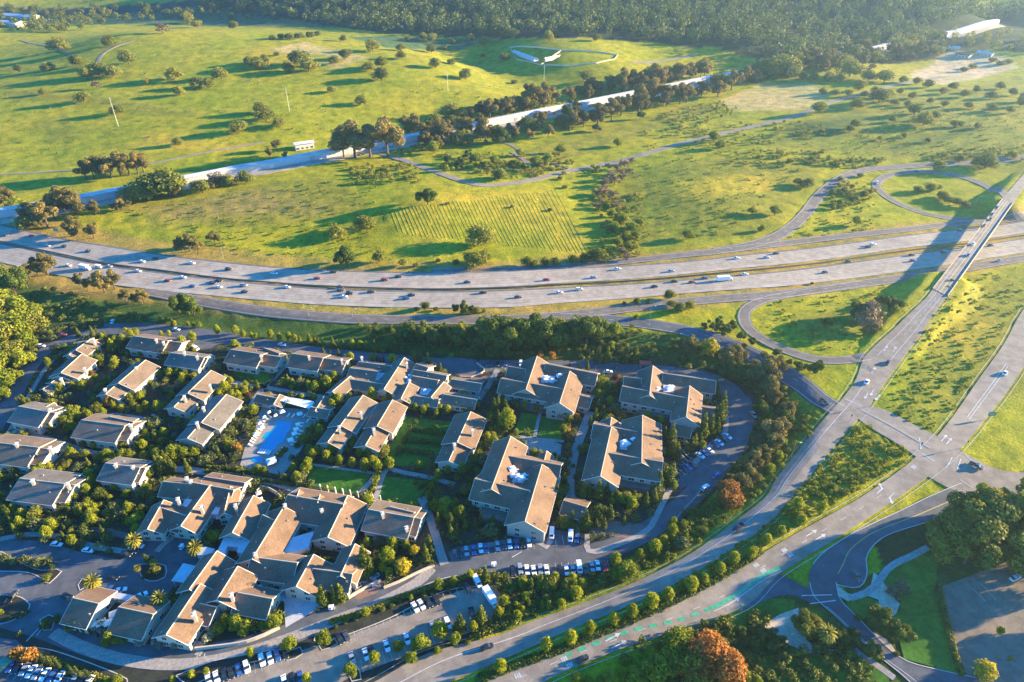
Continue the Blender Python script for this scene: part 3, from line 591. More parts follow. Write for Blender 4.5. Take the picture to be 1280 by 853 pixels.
# planted islands with a kerb
ISL = ['2,690 45,712 76,712 70,722 58,731 50,722 30,715 -20,712 -20,690', '-20,745 20,745 38,757 30,768 10,778 -20,780', '172,706 205,706 206,722 190,727 178,722', '50,775 66,768 66,786 54,788', '100,738 118,728 124,722 106,722 98,730',
       '398,806 418,798 421,806 402,813', '355,818 374,809 378,818 360,826', '432,832 444,830 452,848 440,852', '18,810 60,812 120,832 160,850 150,858 100,850 40,838', '395,792 470,760 560,722 640,722 632,732 560,738 480,776 400,804', '220,845 262,828 290,822 350,812 352,820 290,834 240,856']
for c in ISL:
    g_ = cs('planting_bed', c, 'mulch', 0.14); ROADS.pop(); kerb_line(c, closed=True, parent=g_)
# ------------------------------------------------------------------ buildings
ZK = [0]
def gable(root, A_, B_, w, eave, ridge, roof, wall, oh=0.9, win=True, floors=2, trim=True, hip=False, base=0.0):
    """one gabled wing from ridge end A_ to ridge end B_ (local coordinates of the root)"""
    ZK[0] += 1; e = eave + (ZK[0] % 7) * 0.03; r_ = ridge + (ZK[0] % 5) * 0.04
    A_, B_ = np.array(A_, float), np.array(B_, float); Ln = np.hypot(*(B_ - A_)); t = (B_ - A_) / Ln; nn = np.array([-t[1], t[0]])
    def P(s, o, z): q = A_ + t * s + nn * o; return (q[0], q[1], z)
    m = MB(); hw = w / 2; wh = hw - oh
    m.quad(P(0, -wh, base), P(Ln, -wh, base), P(Ln, -wh, e), P(0, -wh, e)); m.quad(P(Ln, wh, base), P(0, wh, base), P(0, wh, e), P(Ln, wh, e))
    sl_ = (r_ - e) / hw; g = e + sl_ * oh
    for s, sg in ((0, 1), (Ln, -1)):
        q = [P(s, wh, base), P(s, -wh, base), P(s, -wh, e), P(s, 0, r_ - .12), P(s, wh, e)]
        m.quad(*(q if sg > 0 else q[::-1]))
    m.build('wall', wall, root)
    m = MB(); a, b = -oh, Ln + oh; th = 0.28; drop = sl_ * 0.0
    for sg in (1, -1):
        q = [P(a, 0, r_ + th), P(b, 0, r_ + th), P(b, sg * hw, e - .05 + th), P(a, sg * hw, e - .05 + th)]
        l = [P(a, 0, r_), P(b, 0, r_), P(b, sg * hw, e - .05), P(a, sg * hw, e - .05)]
        if sg > 0: q, l = q[::-1], l[::-1]
        m.quad(*q[::1]); m.quad(*l[::-1])
        m.quad(q[0], q[3], l[3], l[0]); m.quad(q[0], l[0], l[1], q[1]); m.quad(q[1], l[1], l[2], q[2]); m.quad(q[2], l[2], l[3], q[3])
    o = m.build('roof', roof, root)
    bm = bmesh.new(); bm.from_mesh(o.data); bmesh.ops.recalc_face_normals(bm, faces=bm.faces); bm.to_mesh(o.data); bm.free()
    m = MB(); m.tube(P(a, 0, r_ + th + .02), P(b, 0, r_ + th + .02), .2, .2, 6); m.build('ridge_cap', wall, root)
    for k in range(max(1, int(Ln / 9))):
        m = MB(); s_ = (k + .35 + .3 * (ZK[0] % 3)) * Ln / max(1, int(Ln / 9)); sd = 1 if (k + ZK[0]) % 2 else -1; zz = r_ - sl_ * hw * .45
        if 0 < s_ < Ln: p_ = P(s_, sd * hw * .45, zz); m.box(p_[0], p_[1], zz + .45, .55, .55, .7); m.build('roof_vent', 'metal_grey', root)
    if trim:
        m = MB(); tw = 0.15
        for s0 in (a - 0.1, b + 0.1):
            for sg in (1, -1):
                p0, p1 = Vector(P(s0, 0, r_ + .12)), Vector(P(s0, sg * (hw + .05), e + .06))
                m.tube(p0, p1, tw, tw, 4)
        for sg in (1, -1): m.tube(P(a, sg * (hw + .08), e + .1), P(b, sg * (hw + .08), e + .1), .12, .12, 4)
        m.build('fascia', 'trim_white', root)
    if win:
        for sg in (1, -1):
            k = max(1, int(Ln / 4.6))
            for i in range(k):
                for f in range(floors):
                    s = (i + .5) * Ln / k; z = 1.0 + f * 3.1
                    if z + 1.9 > e: continue
                    window(root, P(s, sg * (wh + .03), z), math.atan2(nn[1] * sg, nn[0] * sg), 1.9 if (i + f) % 3 else 2.7, 1.7)
        for s, sg in ((-.03, -1), (Ln + .03, 1)):
            for f in range(floors):
                z = 1.0 + f * 3.1
                if z + 1.9 > e + 1: continue
                for o_ in (-wh * .45, wh * .45): window(root, P(s, o_, z), math.atan2(t[1] * sg, t[0] * sg), 2.0, 1.7)
    return P
WIN = {}
def window(root, p, az, w, hgt):
    """framed pane facing the azimuth az"""
    key = (w, hgt)
    if key not in WIN:
        m = MB()
        for y, z, ly, lz in ((0, hgt + .08, w + .36, .16), (0, -.08, w + .36, .16), (-w / 2 - .09, hgt / 2, .18, hgt), (w / 2 + .09, hgt / 2, .18, hgt), (0, hgt / 2, .1, hgt)): m.box(.04, y, z, .14, ly, lz)
        f = m.build('window', 'trim_white', None, False); m = MB(); m.quad((.02, -w / 2, 0), (.02, w / 2, 0), (.02, w / 2, hgt), (.02, -w / 2, hgt)); WIN[key] = (f, m.build('pane', 'glass_dark', None, False))
    f, g = WIN[key]; o = f.copy(); COL.objects.link(o); o.parent = root; o.location = p; o.rotation_euler = (0, 0, az)
    q = g.copy(); COL.objects.link(q); q.parent = o
def chimney(root, x, y, z0, z1, s=1.1, rz=0.4):
    m = MB(); m.box(x, y, (z0 + z1) / 2, s, s * 1.3, z1 - z0, rz); c = m.build('chimney', 'wall_cream', root)
    m = MB(); m.box(x, y, z1 + .15, s + .5, s * 1.3 + .5, .3, rz); m.box(x, y, z1 + .45, s * .5, s * .7, .3, rz); m.build('chimney_cap', 'trim_white', c)
def building(name, label, cat, wings, group=None, ch=(), floors=2, win=True, center=None):
    """wings: (ax, ay, bx, by, w, eave, ridge, roof, wall) with the ridge ends as seen in the photo"""
    pts = [plane([q[0], q[2]], [q[1], q[3]], q[6]) for q in wings]; c = center if center is not None else np.mean([p.mean(0) for p in pts], 0)
    root = empty(name, (c[0], c[1], 0)); tag(root, label, cat, group)
    for q, p in zip(wings, pts):
        gable(root, p[0] - c, p[1] - c, q[4], q[5], q[6], q[7] if len(q) > 7 else 'roof_tan', q[8] if len(q) > 8 else 'wall_cream', floors=floors, win=win and q[5] > 2.6)
        P_ = (p[1] - p[0]) / np.hypot(*(p[1] - p[0])); N_ = np.array([-P_[1], P_[0]]) * q[4] / 2; ROADS.append(np.array([p[0] - P_ * 1 - N_, p[1] + P_ * 1 - N_, p[1] + P_ * 1 + N_, p[0] - P_ * 1 + N_]))
    for x, y, z in ch:
        p = plane(x, y, z) - c; chimney(root, p[0], p[1], z - 4.0, z)
    return root, c
def villa(label, ax, ay, bx, by, w, ch=(), roof='roof_tan', split=0.66, eave=5.6, ridge=9.0, extra=(), wall='wall_cream'):
    mx, my = ax + (bx - ax) * split, ay + (by - ay) * split
    W_ = [(ax, ay, mx, my, w, eave, ridge, roof, wall), (mx, my, bx, by, w * .82, eave - .8, ridge - 1.5, roof, wall)] + [(*e, roof, wall) for e in extra]
    return building('villa', label, 'villa', W_, 'guest villas of the campus', ch)
villa('small brown roofed villa beside the bend of the drive', 113, 425, 88, 443, 13, [(116, 424, 10)], eave=4.5, ridge=7.5, extra=[(100, 428, 117, 426, 10, 4.2, 7.0)])
villa('long tan roofed villa beside the west drive with two low garages at its lower end', 101, 445, 74, 469, 17, [(105, 461, 9), (76, 474, 8)], split=.85, extra=[(82, 468, 66, 478, 11, 3.2, 5.4), (70, 478, 56, 486, 9, 2.8, 4.6)])
villa('tan roofed villa standing diagonally among dark gardens, second column of the west block', 181, 452, 134, 492, 17, [(170, 460, 10), (131, 487, 9)])
villa('grey roofed villa with cypresses before it, just below the north drive', 168, 421, 226, 429, 16, [(195, 425, 10.5), (204, 428, 10)], 'roof_brown', .7)
villa('slate roofed villa with a bright cream gable end above the long diagonal villa', 215, 442, 258, 448, 15, [(230, 441, 11), (246, 446, 10.5)], 'roof_grey', .9)
villa('long brown roofed villa with two chimneys running diagonally under the slate roofed villa', 263, 465, 219, 508, 17, [(262, 482, 11), (230, 496, 10.5)], 'roof_tan', .6)
villa('longest diagonal villa, tan roof stepping down beside the olive trees of the pool', 282, 495, 236, 547, 18, [(254, 510, 11), (246, 529, 11)], 'roof_grey', .62)
villa('deep brown roofed villa with a small lawn, north of the pool', 290, 438, 350, 447, 17, [(326, 445, 10.5)], 'roof_brown', .62, extra=[(331, 436, 348, 442, 9, 4.8, 7.8)])
villa('villa with white balconies and a brown roof between the lawn villa and the spa', 367, 443, 431, 452, 17, [(386, 446, 10.5), (427, 450, 10)], 'roof_brown', .55)
villa('blue grey roofed villa at the west bend beside the drive', 25, 509, 68, 517, 17, [(62, 512, 9.5)], 'roof_grey', .8, extra=[(66, 505, 47, 515, 8, 4, 7)])
villa('broad villa with a shaded brown roof above the garden path, centre of the west block', 104, 526, 167, 534, 19, [(163, 532, 10.5)], 'roof_tan', .8, extra=[(138, 522, 165, 528, 10, 5.0, 8.2)])
villa('wide villa with a shaded roof below the path at the western edge', -14, 553, 62, 562, 20, [(20, 555, 11), (62, 560, 10.5)], 'roof_tan', .8)
villa('wide blue grey roofed villa, lowest of the western column', 27, 599, 92, 607, 20, [(40, 601, 11), (84, 605, 10.5)], 'roof_grey', .8)
villa('small blue grey roofed villa among bright trees, left of the hotel entrance', 134, 580, 180, 586, 16, [(144, 581, 10.5), (166, 584, 10)], 'roof_grey', .85)
villa('long diagonal villa with a pale tan roof right of the pool', 453, 496, 411, 552, 16, [(451, 516, 11), (424, 534, 11)], 'roof_tan', .62)
villa('orange brown roofed villa right beside the pale diagonal villa', 490, 502, 458, 556, 16, [(467, 537, 11), (497, 520, 6)], 'roof_brown', .55)
villa('dappled brown roofed villa standing alone right of the dark garden court', 588, 517, 562, 575, 17, [(590, 538, 11), (568, 556, 11)], 'roof_brown', .6)
villa('taupe roofed villa between the clipped lawns and the lower road', 463, 638, 524, 649, 18, [(478, 642, 11), (508, 660, 9)], 'roof_tan', .85, extra=[(490, 635, 515, 641, 9, 5.0, 8.4)])
# spa
spa, spc = building('spa_building', 'low spa building of many brown gables around white roofed courts', 'building',
    [(505, 449, 481, 486, 14, 4.5, 8.2), (450, 453, 488, 458, 9, 4, 6.2), (439, 461, 471, 465, 12, 4, 6.6), (438, 475, 480, 481, 11, 4, 6.4), (437, 472, 417, 489, 10, 4.2, 7),
     (522, 456, 534, 460, 14, 4.5, 7.4), (519, 463, 557, 470, 10, 4.5, 7), (517, 471, 546, 476, 11, 4, 6.5), (554, 479, 540, 496, 9, 4.2, 6.8), (511, 480, 502, 498, 11, 4.2, 7), (521, 496, 547, 500, 9, 3.8, 5.8), (566, 475, 600, 480, 10, 3.8, 5.9), (556, 494, 594, 500, 11, 3.8, 6)],
    ch=[(508, 454, 10), (452, 447, 8), (512, 476, 8)], floors=1)
def slab(root, c, px, z0, z1, mat, name):
    P_ = plane(*np.array(arr(px)).T, z1) - c; k = len(P_); ROADS.append(P_ + c)
    if sum(P_[i][0] * P_[(i + 1) % k][1] - P_[(i + 1) % k][0] * P_[i][1] for i in range(k)) < 0: P_ = P_[::-1]
    V = [(*p, z1) for p in P_] + [(*p, z0) for p in P_]
    return me_obj(name, V, [tuple(range(k))] + [(i, k + i, k + (i + 1) % k, (i + 1) % k) for i in range(k)], mat, root)
def units(root, c, spots, z, mat='metal_white'):
    for i, (x, y, s) in enumerate(spots):
        p = plane(x, y, z) - c; m = MB(); m.box(p[0], p[1], z + s * .22, s, s * .7, s * .44, .5); m.tube((p[0], p[1], z + s * .44), (p[0], p[1], z + s * .6), s * .24, s * .24, 10); m.box(p[0] + s * .7, p[1], z + .35, s * .5, .4, .4, .3)
        m.build('rooftop_unit', mat, root)
slab(spa, spc, '500,470 512,463 522,468 516,482 496,482', 3.0, 4.6, 'flat_roof_white', 'flat_roof'); slab(spa, spc, '526,486 540,484 536,496 524,494', 3.0, 4.4, 'flat_roof_white', 'flat_roof'); slab(spa, spc, '452,456 486,462 470,478 462,476', 3.0, 4.3, 'flat_roof_white', 'flat_roof')
units(spa, spc, [(507, 474, 2.2), (512, 470, 1.8), (531, 489, 2), (458, 459, 1.5), (501, 455, 2), (497, 457, 1.6)], 4.6)
# offices: four wings round a flat middle that carries the machines
def office(label, wings, flatpx, mach, annex=(), pad=None):
    root, c = building('office_building', label, 'office building', [(*q, 'roof_brown', 'wall_taupe') for q in wings], 'two storey office buildings round the courts', floors=2)
    slab(root, c, flatpx, 6.0, 8.6, 'roof_brown', 'flat_roof')
    if pad: slab(root, c, pad, 8.6, 9.0, 'flat_roof_white', 'machine_pad')
    units(root, c, mach, 9.0)
    for px in annex: slab(root, c, px, 0.0, 3.6, 'roof_grey', 'flat_roof')
    return root, c
office('office building with four tan gabled wings, upper left of the four', [(671, 447, 658, 486, 17, 7, 12), (684, 456, 745, 468, 13, 7, 10.8), (712, 466, 700, 503, 16, 7, 12), (628, 474, 704, 487, 15, 7, 11.4), (637, 459, 655, 462, 12, 7, 10.6), (712, 492, 738, 498, 12, 4, 7)],
       '668,462 712,468 702,488 660,480', [(682, 474, 3.4), (690, 477, 3), (699, 471, 3), (684, 477, 2.4)], ['652,499 688,505 686,512 650,506'], '678,469 694,471 692,479 676,478')
office('office building with four gabled wings, upper right of the four, beside the curved road', [(816, 459, 812, 493, 16, 7, 12), (831, 468, 893, 477, 13, 7, 10.8), (862, 484, 858, 520, 15, 7, 12), (780, 484, 862, 499, 15, 7, 11.4), (782, 472, 800, 474, 12, 7, 10.6), (868, 508, 892, 512, 12, 4, 7)],
       '815,470 866,480 860,497 812,490', [(836, 486, 3.4), (822, 488, 3), (840, 484, 2)], ['800,510 838,516 836,523 798,517'], '829,481 843,483 842,491 829,490')
office('largest office building, brown gables round white machines, lower left of the four', [(638, 548, 615, 610, 17, 7, 12), (632, 570, 699, 582, 13, 7, 11), (677, 583, 657, 650, 18, 7, 12), (596, 600, 660, 614, 17, 7, 11.4), (683, 566, 680, 578, 7, 5, 8)],
       '631,577 678,586 664,614 616,606', [(640, 588, 3.4), (647, 597, 3), (652, 600, 3.4), (641, 596, 2.4), (655, 595, 2.2)], ['604,630 652,638 646,652 600,646'], '634,586 646,587 648,594 657,596 654,604 640,602 642,596 632,590')
office('office building with a broad sunlit wing, lower right of the four, facing the cypresses', [(764, 536, 751, 594, 17, 7, 12), (744, 531, 800, 541, 13, 7, 10.8), (803, 521, 802, 577, 20, 7, 12), (760, 567, 826, 578, 17, 7, 11.4), (764, 524, 762, 540, 10, 6, 9)],
       '766,540 803,543 800,572 760,568', [(780, 555, 3.6), (784, 557, 3), (792, 551, 3), (778, 558, 2.2)], ['770,592 816,598 812,612 768,606'], '774,551 787,551 786,549 797,550 796,555 790,556 789,563 774,561')
building('garden_pavilion', 'small brown roofed pavilion between the cypress clumps and the kerbside cars', 'pavilion', [(845, 531, 863, 535, 12, 3.4, 5.6, 'roof_brown', 'wall_taupe')], floors=1)
building('garden_pavilion', 'small hipped gate pavilion beside the parked vans and young conifers', 'pavilion', [(707, 627, 731, 634, 12, 3.4, 6, 'roof_brown', 'wall_taupe')], floors=1)
r_ = empty('red_awning', (*plane(807, 453, 3), 0)); tag(r_, 'small red awning shelter beside the upper parking strip', 'awning')
m = MB(); m.quad((-3.5, -2, 2.6), (3.5, -2, 2.6), (3.5, 0, 3.4), (-3.5, 0, 3.4)); m.quad((-3.5, 0, 3.4), (3.5, 0, 3.4), (3.5, 2, 2.6), (-3.5, 2, 2.6)); m.build('canopy', 'red_awning', r_)
for sx in (-3, 3):
    for sy in (-1.6, 1.6): m = MB(); m.tube((sx, sy, 0), (sx, sy, 2.7), .12, .12); m.build('post', 'metal_grey', r_)
# the hotel
HB = [(236, 603, 290, 613, 15, 5, 9), (206, 603, 238, 606, 14, 5, 8.4), (262, 609, 228, 656, 15, 5, 9.2), (288, 611, 281, 640, 9, 5, 8), (258, 597, 304, 604, 13, 4, 6.6), (316, 622, 292, 664, 16, 5, 9.6), (354, 636, 317, 697, 19, 5.5, 10.4), (362, 620, 427, 631, 22, 5.5, 10.4),
      (434, 622, 411, 670, 20, 5, 9.4), (317, 697, 369, 704, 16, 5, 9.4), (391, 696, 372, 731, 17, 5, 9.6), (394, 712, 438, 718, 14, 5, 8.6), (443, 683, 427, 718, 14, 5, 8.8), (270, 692, 239, 735, 17, 5, 9.6), (249, 733, 210, 791, 17, 5, 9.4), (296, 711, 273, 748, 18, 5.5, 10),
      (300, 742, 338, 749, 15, 4.6, 8.4), (249, 755, 268, 759, 15, 4.5, 7.2), (186, 660, 204, 628, 14, 5, 8.4), (330, 645, 345, 652, 9, 6, 9.6), (200, 635, 232, 645, 16, 4.6, 8)]
hotel, hc = building('hotel_building', 'rambling cream hotel with many intersecting brown gables above the lower road', 'hotel', [(*q[:4], q[4] * .87, *q[5:], 'roof_brown', 'wall_cream') for q in HB],
    ch=[(222, 624, 11), (251, 634, 11), (294, 632, 11), (356, 632, 12), (319, 693, 12), (402, 638, 9.5), (242, 768, 11), (289, 744, 11), (238, 602, 10), (233, 598, 9.5)], floors=2)
for px, z in [('284,664 320,669 302,692 296,690 298,684 284,683 279,698 268,696', 5.4), ('262,632 300,640 298,648 262,642', 5.6), ('315,645 343,650 338,660 312,654', 5.6), ('361,635 402,642 398,652 362,648', 5.6), ('366,672 392,664 386,684 368,690 354,690', 5.4),
              ('232,622 246,624 240,640 224,640', 5.5), ('396,702 426,708 422,716 394,712', 5.5), ('267,709 291,712 279,736 256,732', 5.2), ('250,682 268,686 262,694 246,694', 5.2), ('200,640 218,642 212,652 196,650', 5.3)]:
    slab(hotel, hc, px, 2.5, z, 'flat_roof_white', 'flat_roof')
units(hotel, hc, [(281, 717, 1.8), (284, 714, 1.5), (277, 728, 1.8), (273, 729, 1.4), (286, 721, 1.4), (278, 720, 1.5), (404, 707, 1.6)], 5.4)
slab(hotel, hc, '229,704 247,708 233,729 214,726', 4.2, 4.6, 'flat_roof_white', 'entrance_canopy')
for x, y in ((231, 706), (245, 708), (232, 728), (217, 726)): p = plane(x, y, 4.2) - hc; m = MB(); m.tube((*p, 0), (*p, 4.3), .3, .3, 8); m.build('column', 'wall_cream', hotel)
for i in range(9):      # buttresses along the ballroom's far side
    p = plane(400 + i * 9.4, 608.6 + i * 1.75, 3) - hc; m = MB(); m.box(*p, 2.2, .5, .9, 4.4, .1); m.build('buttress', 'trim_white', hotel)
for x, y in ((378, 616), (404, 622)): p = plane(x, y, 10) - hc; gable(hotel, p + np.array([-1.5, -3.5]), p + np.array([-1.5, 1]), 3.4, 8.6, 10.2, 'roof_brown', 'wall_cream', oh=.3, win=False, trim=False, base=7.5)
# two front buildings and their shade awnings, arcade
for lab, q in (('brown roofed front lodge beside the striped parking bays', (94, 749, 121, 755, 17, 4.2, 8)), ('brown roofed front lodge right of the square white awnings', (151, 760, 189, 768, 17, 4.2, 8))):
    building('front_lodge', lab, 'lodge', [(*q, 'roof_brown', 'wall_cream')], floors=1)
ar = empty('arcade', (*plane(150, 748, 0), 0)); tag(ar, 'white arcade with a row of short columns behind the front lodges', 'arcade'); ac = plane(150, 748, 0)
C = catmull(plane(np.array([110, 140, 168, 200]), np.array([739, 744, 749, 756.0]), 3.6) - ac, 3.0)
for i, p in enumerate(C): m = MB(); m.box(p[0], p[1], 1.8, .55, .55, 3.6); m.build('column', 'trim_white', ar)
m = MB(); N_ = normals(C)
for i in range(len(C) - 1): m.quad((*(C[i] - N_[i] * 1.2), 3.7), (*(C[i + 1] - N_[i + 1] * 1.2), 3.7), (*(C[i + 1] + N_[i + 1] * 1.2), 3.9), (*(C[i] + N_[i] * 1.2), 3.9))
m.build('arcade_roof', 'flat_roof_white', ar)
# pool
pl = flat('pool', '347,526 366,529 362.5,538 359,541 354,553 348,554 345,560 340,564.7 325,561 333,550 328,548 333,541 341,538', 'pool_water', 0.12); tag(pl, 'bright blue stepped swimming pool on the paved terrace', 'pool')
pl2 = flat('hot_tub', '313,573 318,571 325,571 329,574 326,578 318,578', 'pool_water', 0.13); tag(pl2, 'small pale blue hot tub below the swimming pool', 'hot tub')
ph, pc = building('pool_house', 'low pool house with a small gabled roof left of the white sail roof', 'pool house', [(323, 494, 344, 498, 9, 3, 4.8, 'roof_brown', 'wall_cream'), (349, 495, 343, 505, 8, 3, 4.8, 'roof_tan', 'wall_cream')], floors=1)
building('pool_house', 'low pool bar building right of the white sail roof', 'pool house', [(390, 510, 411, 513, 10, 3, 5, 'roof_tan', 'wall_cream'), (405, 497, 395, 513, 8, 3, 4.8, 'roof_tan', 'wall_cream')], floors=1)
sf = empty('sail_roof', (*plane(371, 504, 3.5), 0)); tag(sf, 'big white sail roof at the head of the pool', 'sail roof'); q0 = plane(371, 504, 3.5)
q = plane(np.array([350, 357.5, 393, 387]), np.array([502, 496, 503, 511.5]), 3.8) - q0
m = MB(); m.quad(*[(*p, 3.9 + (i % 2) * .5) for i, p in enumerate(q[::-1])]); m.quad(*[(*p, 3.7) for p in q]); m.build('canopy', 'canvas', sf)
for p in q: m = MB(); m.tube((*p * .95, 0), (*p * .95, 3.8), .1, .1); m.build('post', 'metal_white', sf)
def parasol():
    o = empty('parasol', (0, 0, 0), 0, False); m = MB(); m.tube((0, 0, 0), (0, 0, 2.7), .05, .05); m.build('pole', 'metal_white', o, False)
    m = MB(); c = [(-1.6, -1.6, 2.3), (1.6, -1.6, 2.3), (1.6, 1.6, 2.3), (-1.6, 1.6, 2.3)]
    for i in range(4): m.quad(c[i], c[(i + 1) % 4], (0, 0, 2.9))
    for i in range(4): m.quad(c[i], (c[i][0], c[i][1], 2.1), (c[(i + 1) % 4][0], c[(i + 1) % 4][1], 2.1), c[(i + 1) % 4])
    m.build('canopy', 'canvas', o, False); return o
def lounger():
    o = empty('sun_lounger', (0, 0, 0), 0, False); m = MB(); m.box(0, 0, .3, 1.5, .7, .12); m.quad((.7, -.35, .36), (.7, .35, .36), (1.35, .35, .75), (1.35, -.35, .75)); m.build('mattress', 'canvas', o, False)
    m = MB()
    for x in (-.6, .6):
        for y in (-.3, .3): m.tube((x, y, 0), (x, y, .26), .05, .05, 4)
    m.build('frame', 'wood', o, False); return o
PA, LO = parasol(), lounger()
for x, y, s, wh in [(352.5, 514, 1.5, 'at the head of the pool'), (374.5, 517, 1.5, 'at the head of the pool'), (326.5, 534, 1.5, 'left of the pool'), (319.5, 542, 1.4, 'left of the pool'), (324, 529, 1, 'left of the pool'), (370, 536, 1.4, 'right of the pool'), (368, 541.7, 1.4, 'right of the pool'), (363, 549.5, 1.5, 'right of the pool'), (372, 530, 1.1, 'right of the pool'), (339, 576, 2.4, 'beside the hot tub'),
                (330, 521, 1, 'left of the pool'), (336, 515, 1, 'left of the pool'), (344, 519, 1, 'left of the pool'), (147, 745, 1.4, 'between the front lodges'), (141, 767, 1.5, 'between the front lodges'), (126, 778, 1.7, 'between the front lodges'), (135, 778, 1.6, 'between the front lodges'), (113, 780, 1.9, 'between the front lodges'), (88, 777, 1.7, 'beside the left lodge'), (155, 788, .9, 'below the right lodge'), (345, 644, 1.2, 'on the hotel terrace'), (343, 636, 1.3, 'on the hotel terrace')]:
    z = 0 if wh[:2] != 'on' else 0
    if wh.startswith('on the hotel'): x, y = x - 20, y - 20
    p = plane(x, y, 2.4); o = copy_tree(PA); o.location = (*p, 0); o.scale = (s * .6, s * .6, 1.0); o.rotation_euler.z = .5; tag(o, 'square white parasol', 'parasol', 'white parasols', wh)
for x, y, a in [(324, 565, 1.2), (327, 565.5, 1.2), (330, 566, 1.2), (333, 566.7, 1.2), (336, 567.2, 1.2), (318, 550, 2.6), (320, 547, 2.6), (322, 544, 2.6), (324, 541, 2.6), (326, 538, 2.6), (328, 530, 2.6), (330, 527, 2.6), (333, 523, 2.6), (338, 521, 2.6), (316, 553, 2.6), (314, 557, 2.6), (372, 547, -.3), (374, 543, -.3), (376, 539, -.3), (376, 533, -.3), (377, 529, -.3), (365, 556, -.3), (367, 553, -.3), (384, 527, 1.2), (380, 521, 1.2), (366, 521, 1.2), (360, 520, 1.2)]:
    p = plane(x, y, .3); o = copy_tree(LO); o.location = (*p, 0.06); o.rotation_euler.z = a; o.scale = (1.25,) * 3; tag(o, 'pale sun lounger', 'sun lounger', 'sun loungers round the pool', 'on the pool terrace')
# walls and hedges of the campus
def wall_px(name, px, hgt, w, mat, label, cat, group=None, z=None):
    P = np.array(arr(px)); C = catmull(plane(*P.T), 3.0) if z is None else resample(G(P)[:, :2], 40); N_ = normals(C); Zc = h(C[:, 0], C[:, 1]); m = MB()
    for i in range(len(C) - 1):
        a0, a1, b0, b1 = C[i] - N_[i] * w / 2, C[i + 1] - N_[i + 1] * w / 2, C[i] + N_[i] * w / 2, C[i + 1] + N_[i + 1] * w / 2; z0, z1 = Zc[i] - .1, Zc[i + 1] - .1
        m.quad((*a0, z0), (*a1, z1), (*a1, z1 + hgt), (*a0, z0 + hgt)); m.quad((*b1, z1), (*b0, z0), (*b0, z0 + hgt), (*b1, z1 + hgt)); m.quad((*a0, z0 + hgt), (*a1, z1 + hgt), (*b1, z1 + hgt), (*b0, z0 + hgt))
    e = len(C) - 1
    for i in (0, e): a0, b0 = C[i] - N_[i] * w / 2, C[i] + N_[i] * w / 2; m.quad((*a0, Zc[i]), (*b0, Zc[i]), (*b0, Zc[i] + hgt), (*a0, Zc[i] + hgt))
    o = m.build(name, mat); tag(o, label, cat, group); return o
wall_px('garden_wall', '350,786 325,798 300,806 262,811 245,813', 1.8, .5, 'wall_cream', 'low cream wall curving beside the lower road under the bushy trees', 'wall')
wall_px('garden_wall', '476,727 462,734 445,743 436,749', 1.6, .5, 'wall_cream', 'short cream wall closing the crowded service yard', 'wall')
wall_px('garden_wall', '543,708 520,718 500,728 480,736', 1.4, .5, 'wall_cream', 'cream retaining wall beside the lower road under the yellow tree', 'wall')
wall_px('garden_wall', '845,650 855,638 868,624 876,613', 1.0, .6, 'barrier_concrete', 'pale retaining wall beside the curved road below the brown trees', 'wall')
wall_px('garden_wall', '596,455 606,464 590,472 575,472', 1.1, .4, 'wall_cream', 'curved cream wall round the turning circle', 'wall')
wall_px('garden_wall', '322,617 330,611 345,618 352,624', 2.4, .4, 'wall_cream', 'curving cream terrace wall on the north side of the hotel', 'wall')
# far buildings
def far_house(x0, y0, x1, y1, w, e, r, roof, wall, lab, name='house', cat='house'):
    z = G([((x0 + x1) / 2, (y0 + y1) / 2)])[0]; a, b = G([(x0, y0), (x1, y1)])[:, :2]; c = (a + b) / 2; root = empty(name, (c[0], c[1], z[2] - .4)); tag(root, lab, cat)
    gable(root, a - c, b - c, w, e, r, roof, wall, win=e > 3, floors=1); return root
far_house(8, 22, 45, 24, 22, 6, 9, 'gallery_roof', 'wall_cream', 'long pale roofed house in the top left corner beyond the hill')
far_house(0, 31, 28, 34, 26, 6, 9, 'gallery_roof', 'wall_cream', 'lower pale roofed house in the top left corner, partly cut off')
far_house(643, 65, 670, 80, 9, 3, 5, 'gallery_roof', 'trim_white', 'long white roofed stable inside the white paddock walls', 'stable', 'stable')
far_house(681, 81, 700, 69, 5, 3, 4.5, 'wall_cream', 'trim_white', 'narrow cream roofed stable between the two paddocks', 'stable', 'stable')
far_house(369, 187, 392, 184, 9, 6, 7, 'gallery_roof', 'trim_white', 'white two storey plant house beside the long gallery', 'plant_house', 'building')
far_house(1195, 70, 1212, 73, 12, 4, 6, 'red_awning', 'wall_cream', 'red roofed farm shed on the far right bare yard')
far_house(1222, 68, 1240, 71, 10, 4, 6, 'gallery_roof', 'wall_cream', 'grey roofed farm shed on the far right bare yard')
far_house(1185, 62, 1198, 63, 10, 4, 6, 'gallery_roof', 'wall_cream', 'small pale farm shed at the far left of the bare yard')
for px, lab in [('637,60 702,64 772,70', 'pale paddock fence behind the far stables'), ('772,70 768,75 745,80 710,84 676,82', 'pale curved paddock fence before the right hand paddock'), ('676,82 690,72 702,64', 'pale fence dividing the two far paddocks'), ('637,60 645,75 676,82', 'pale curved fence left of the white roofed stable')]:
    wall_px('paddock_fence', px, 1.8, .3, 'wall_cream', lab, 'fence', z=1)
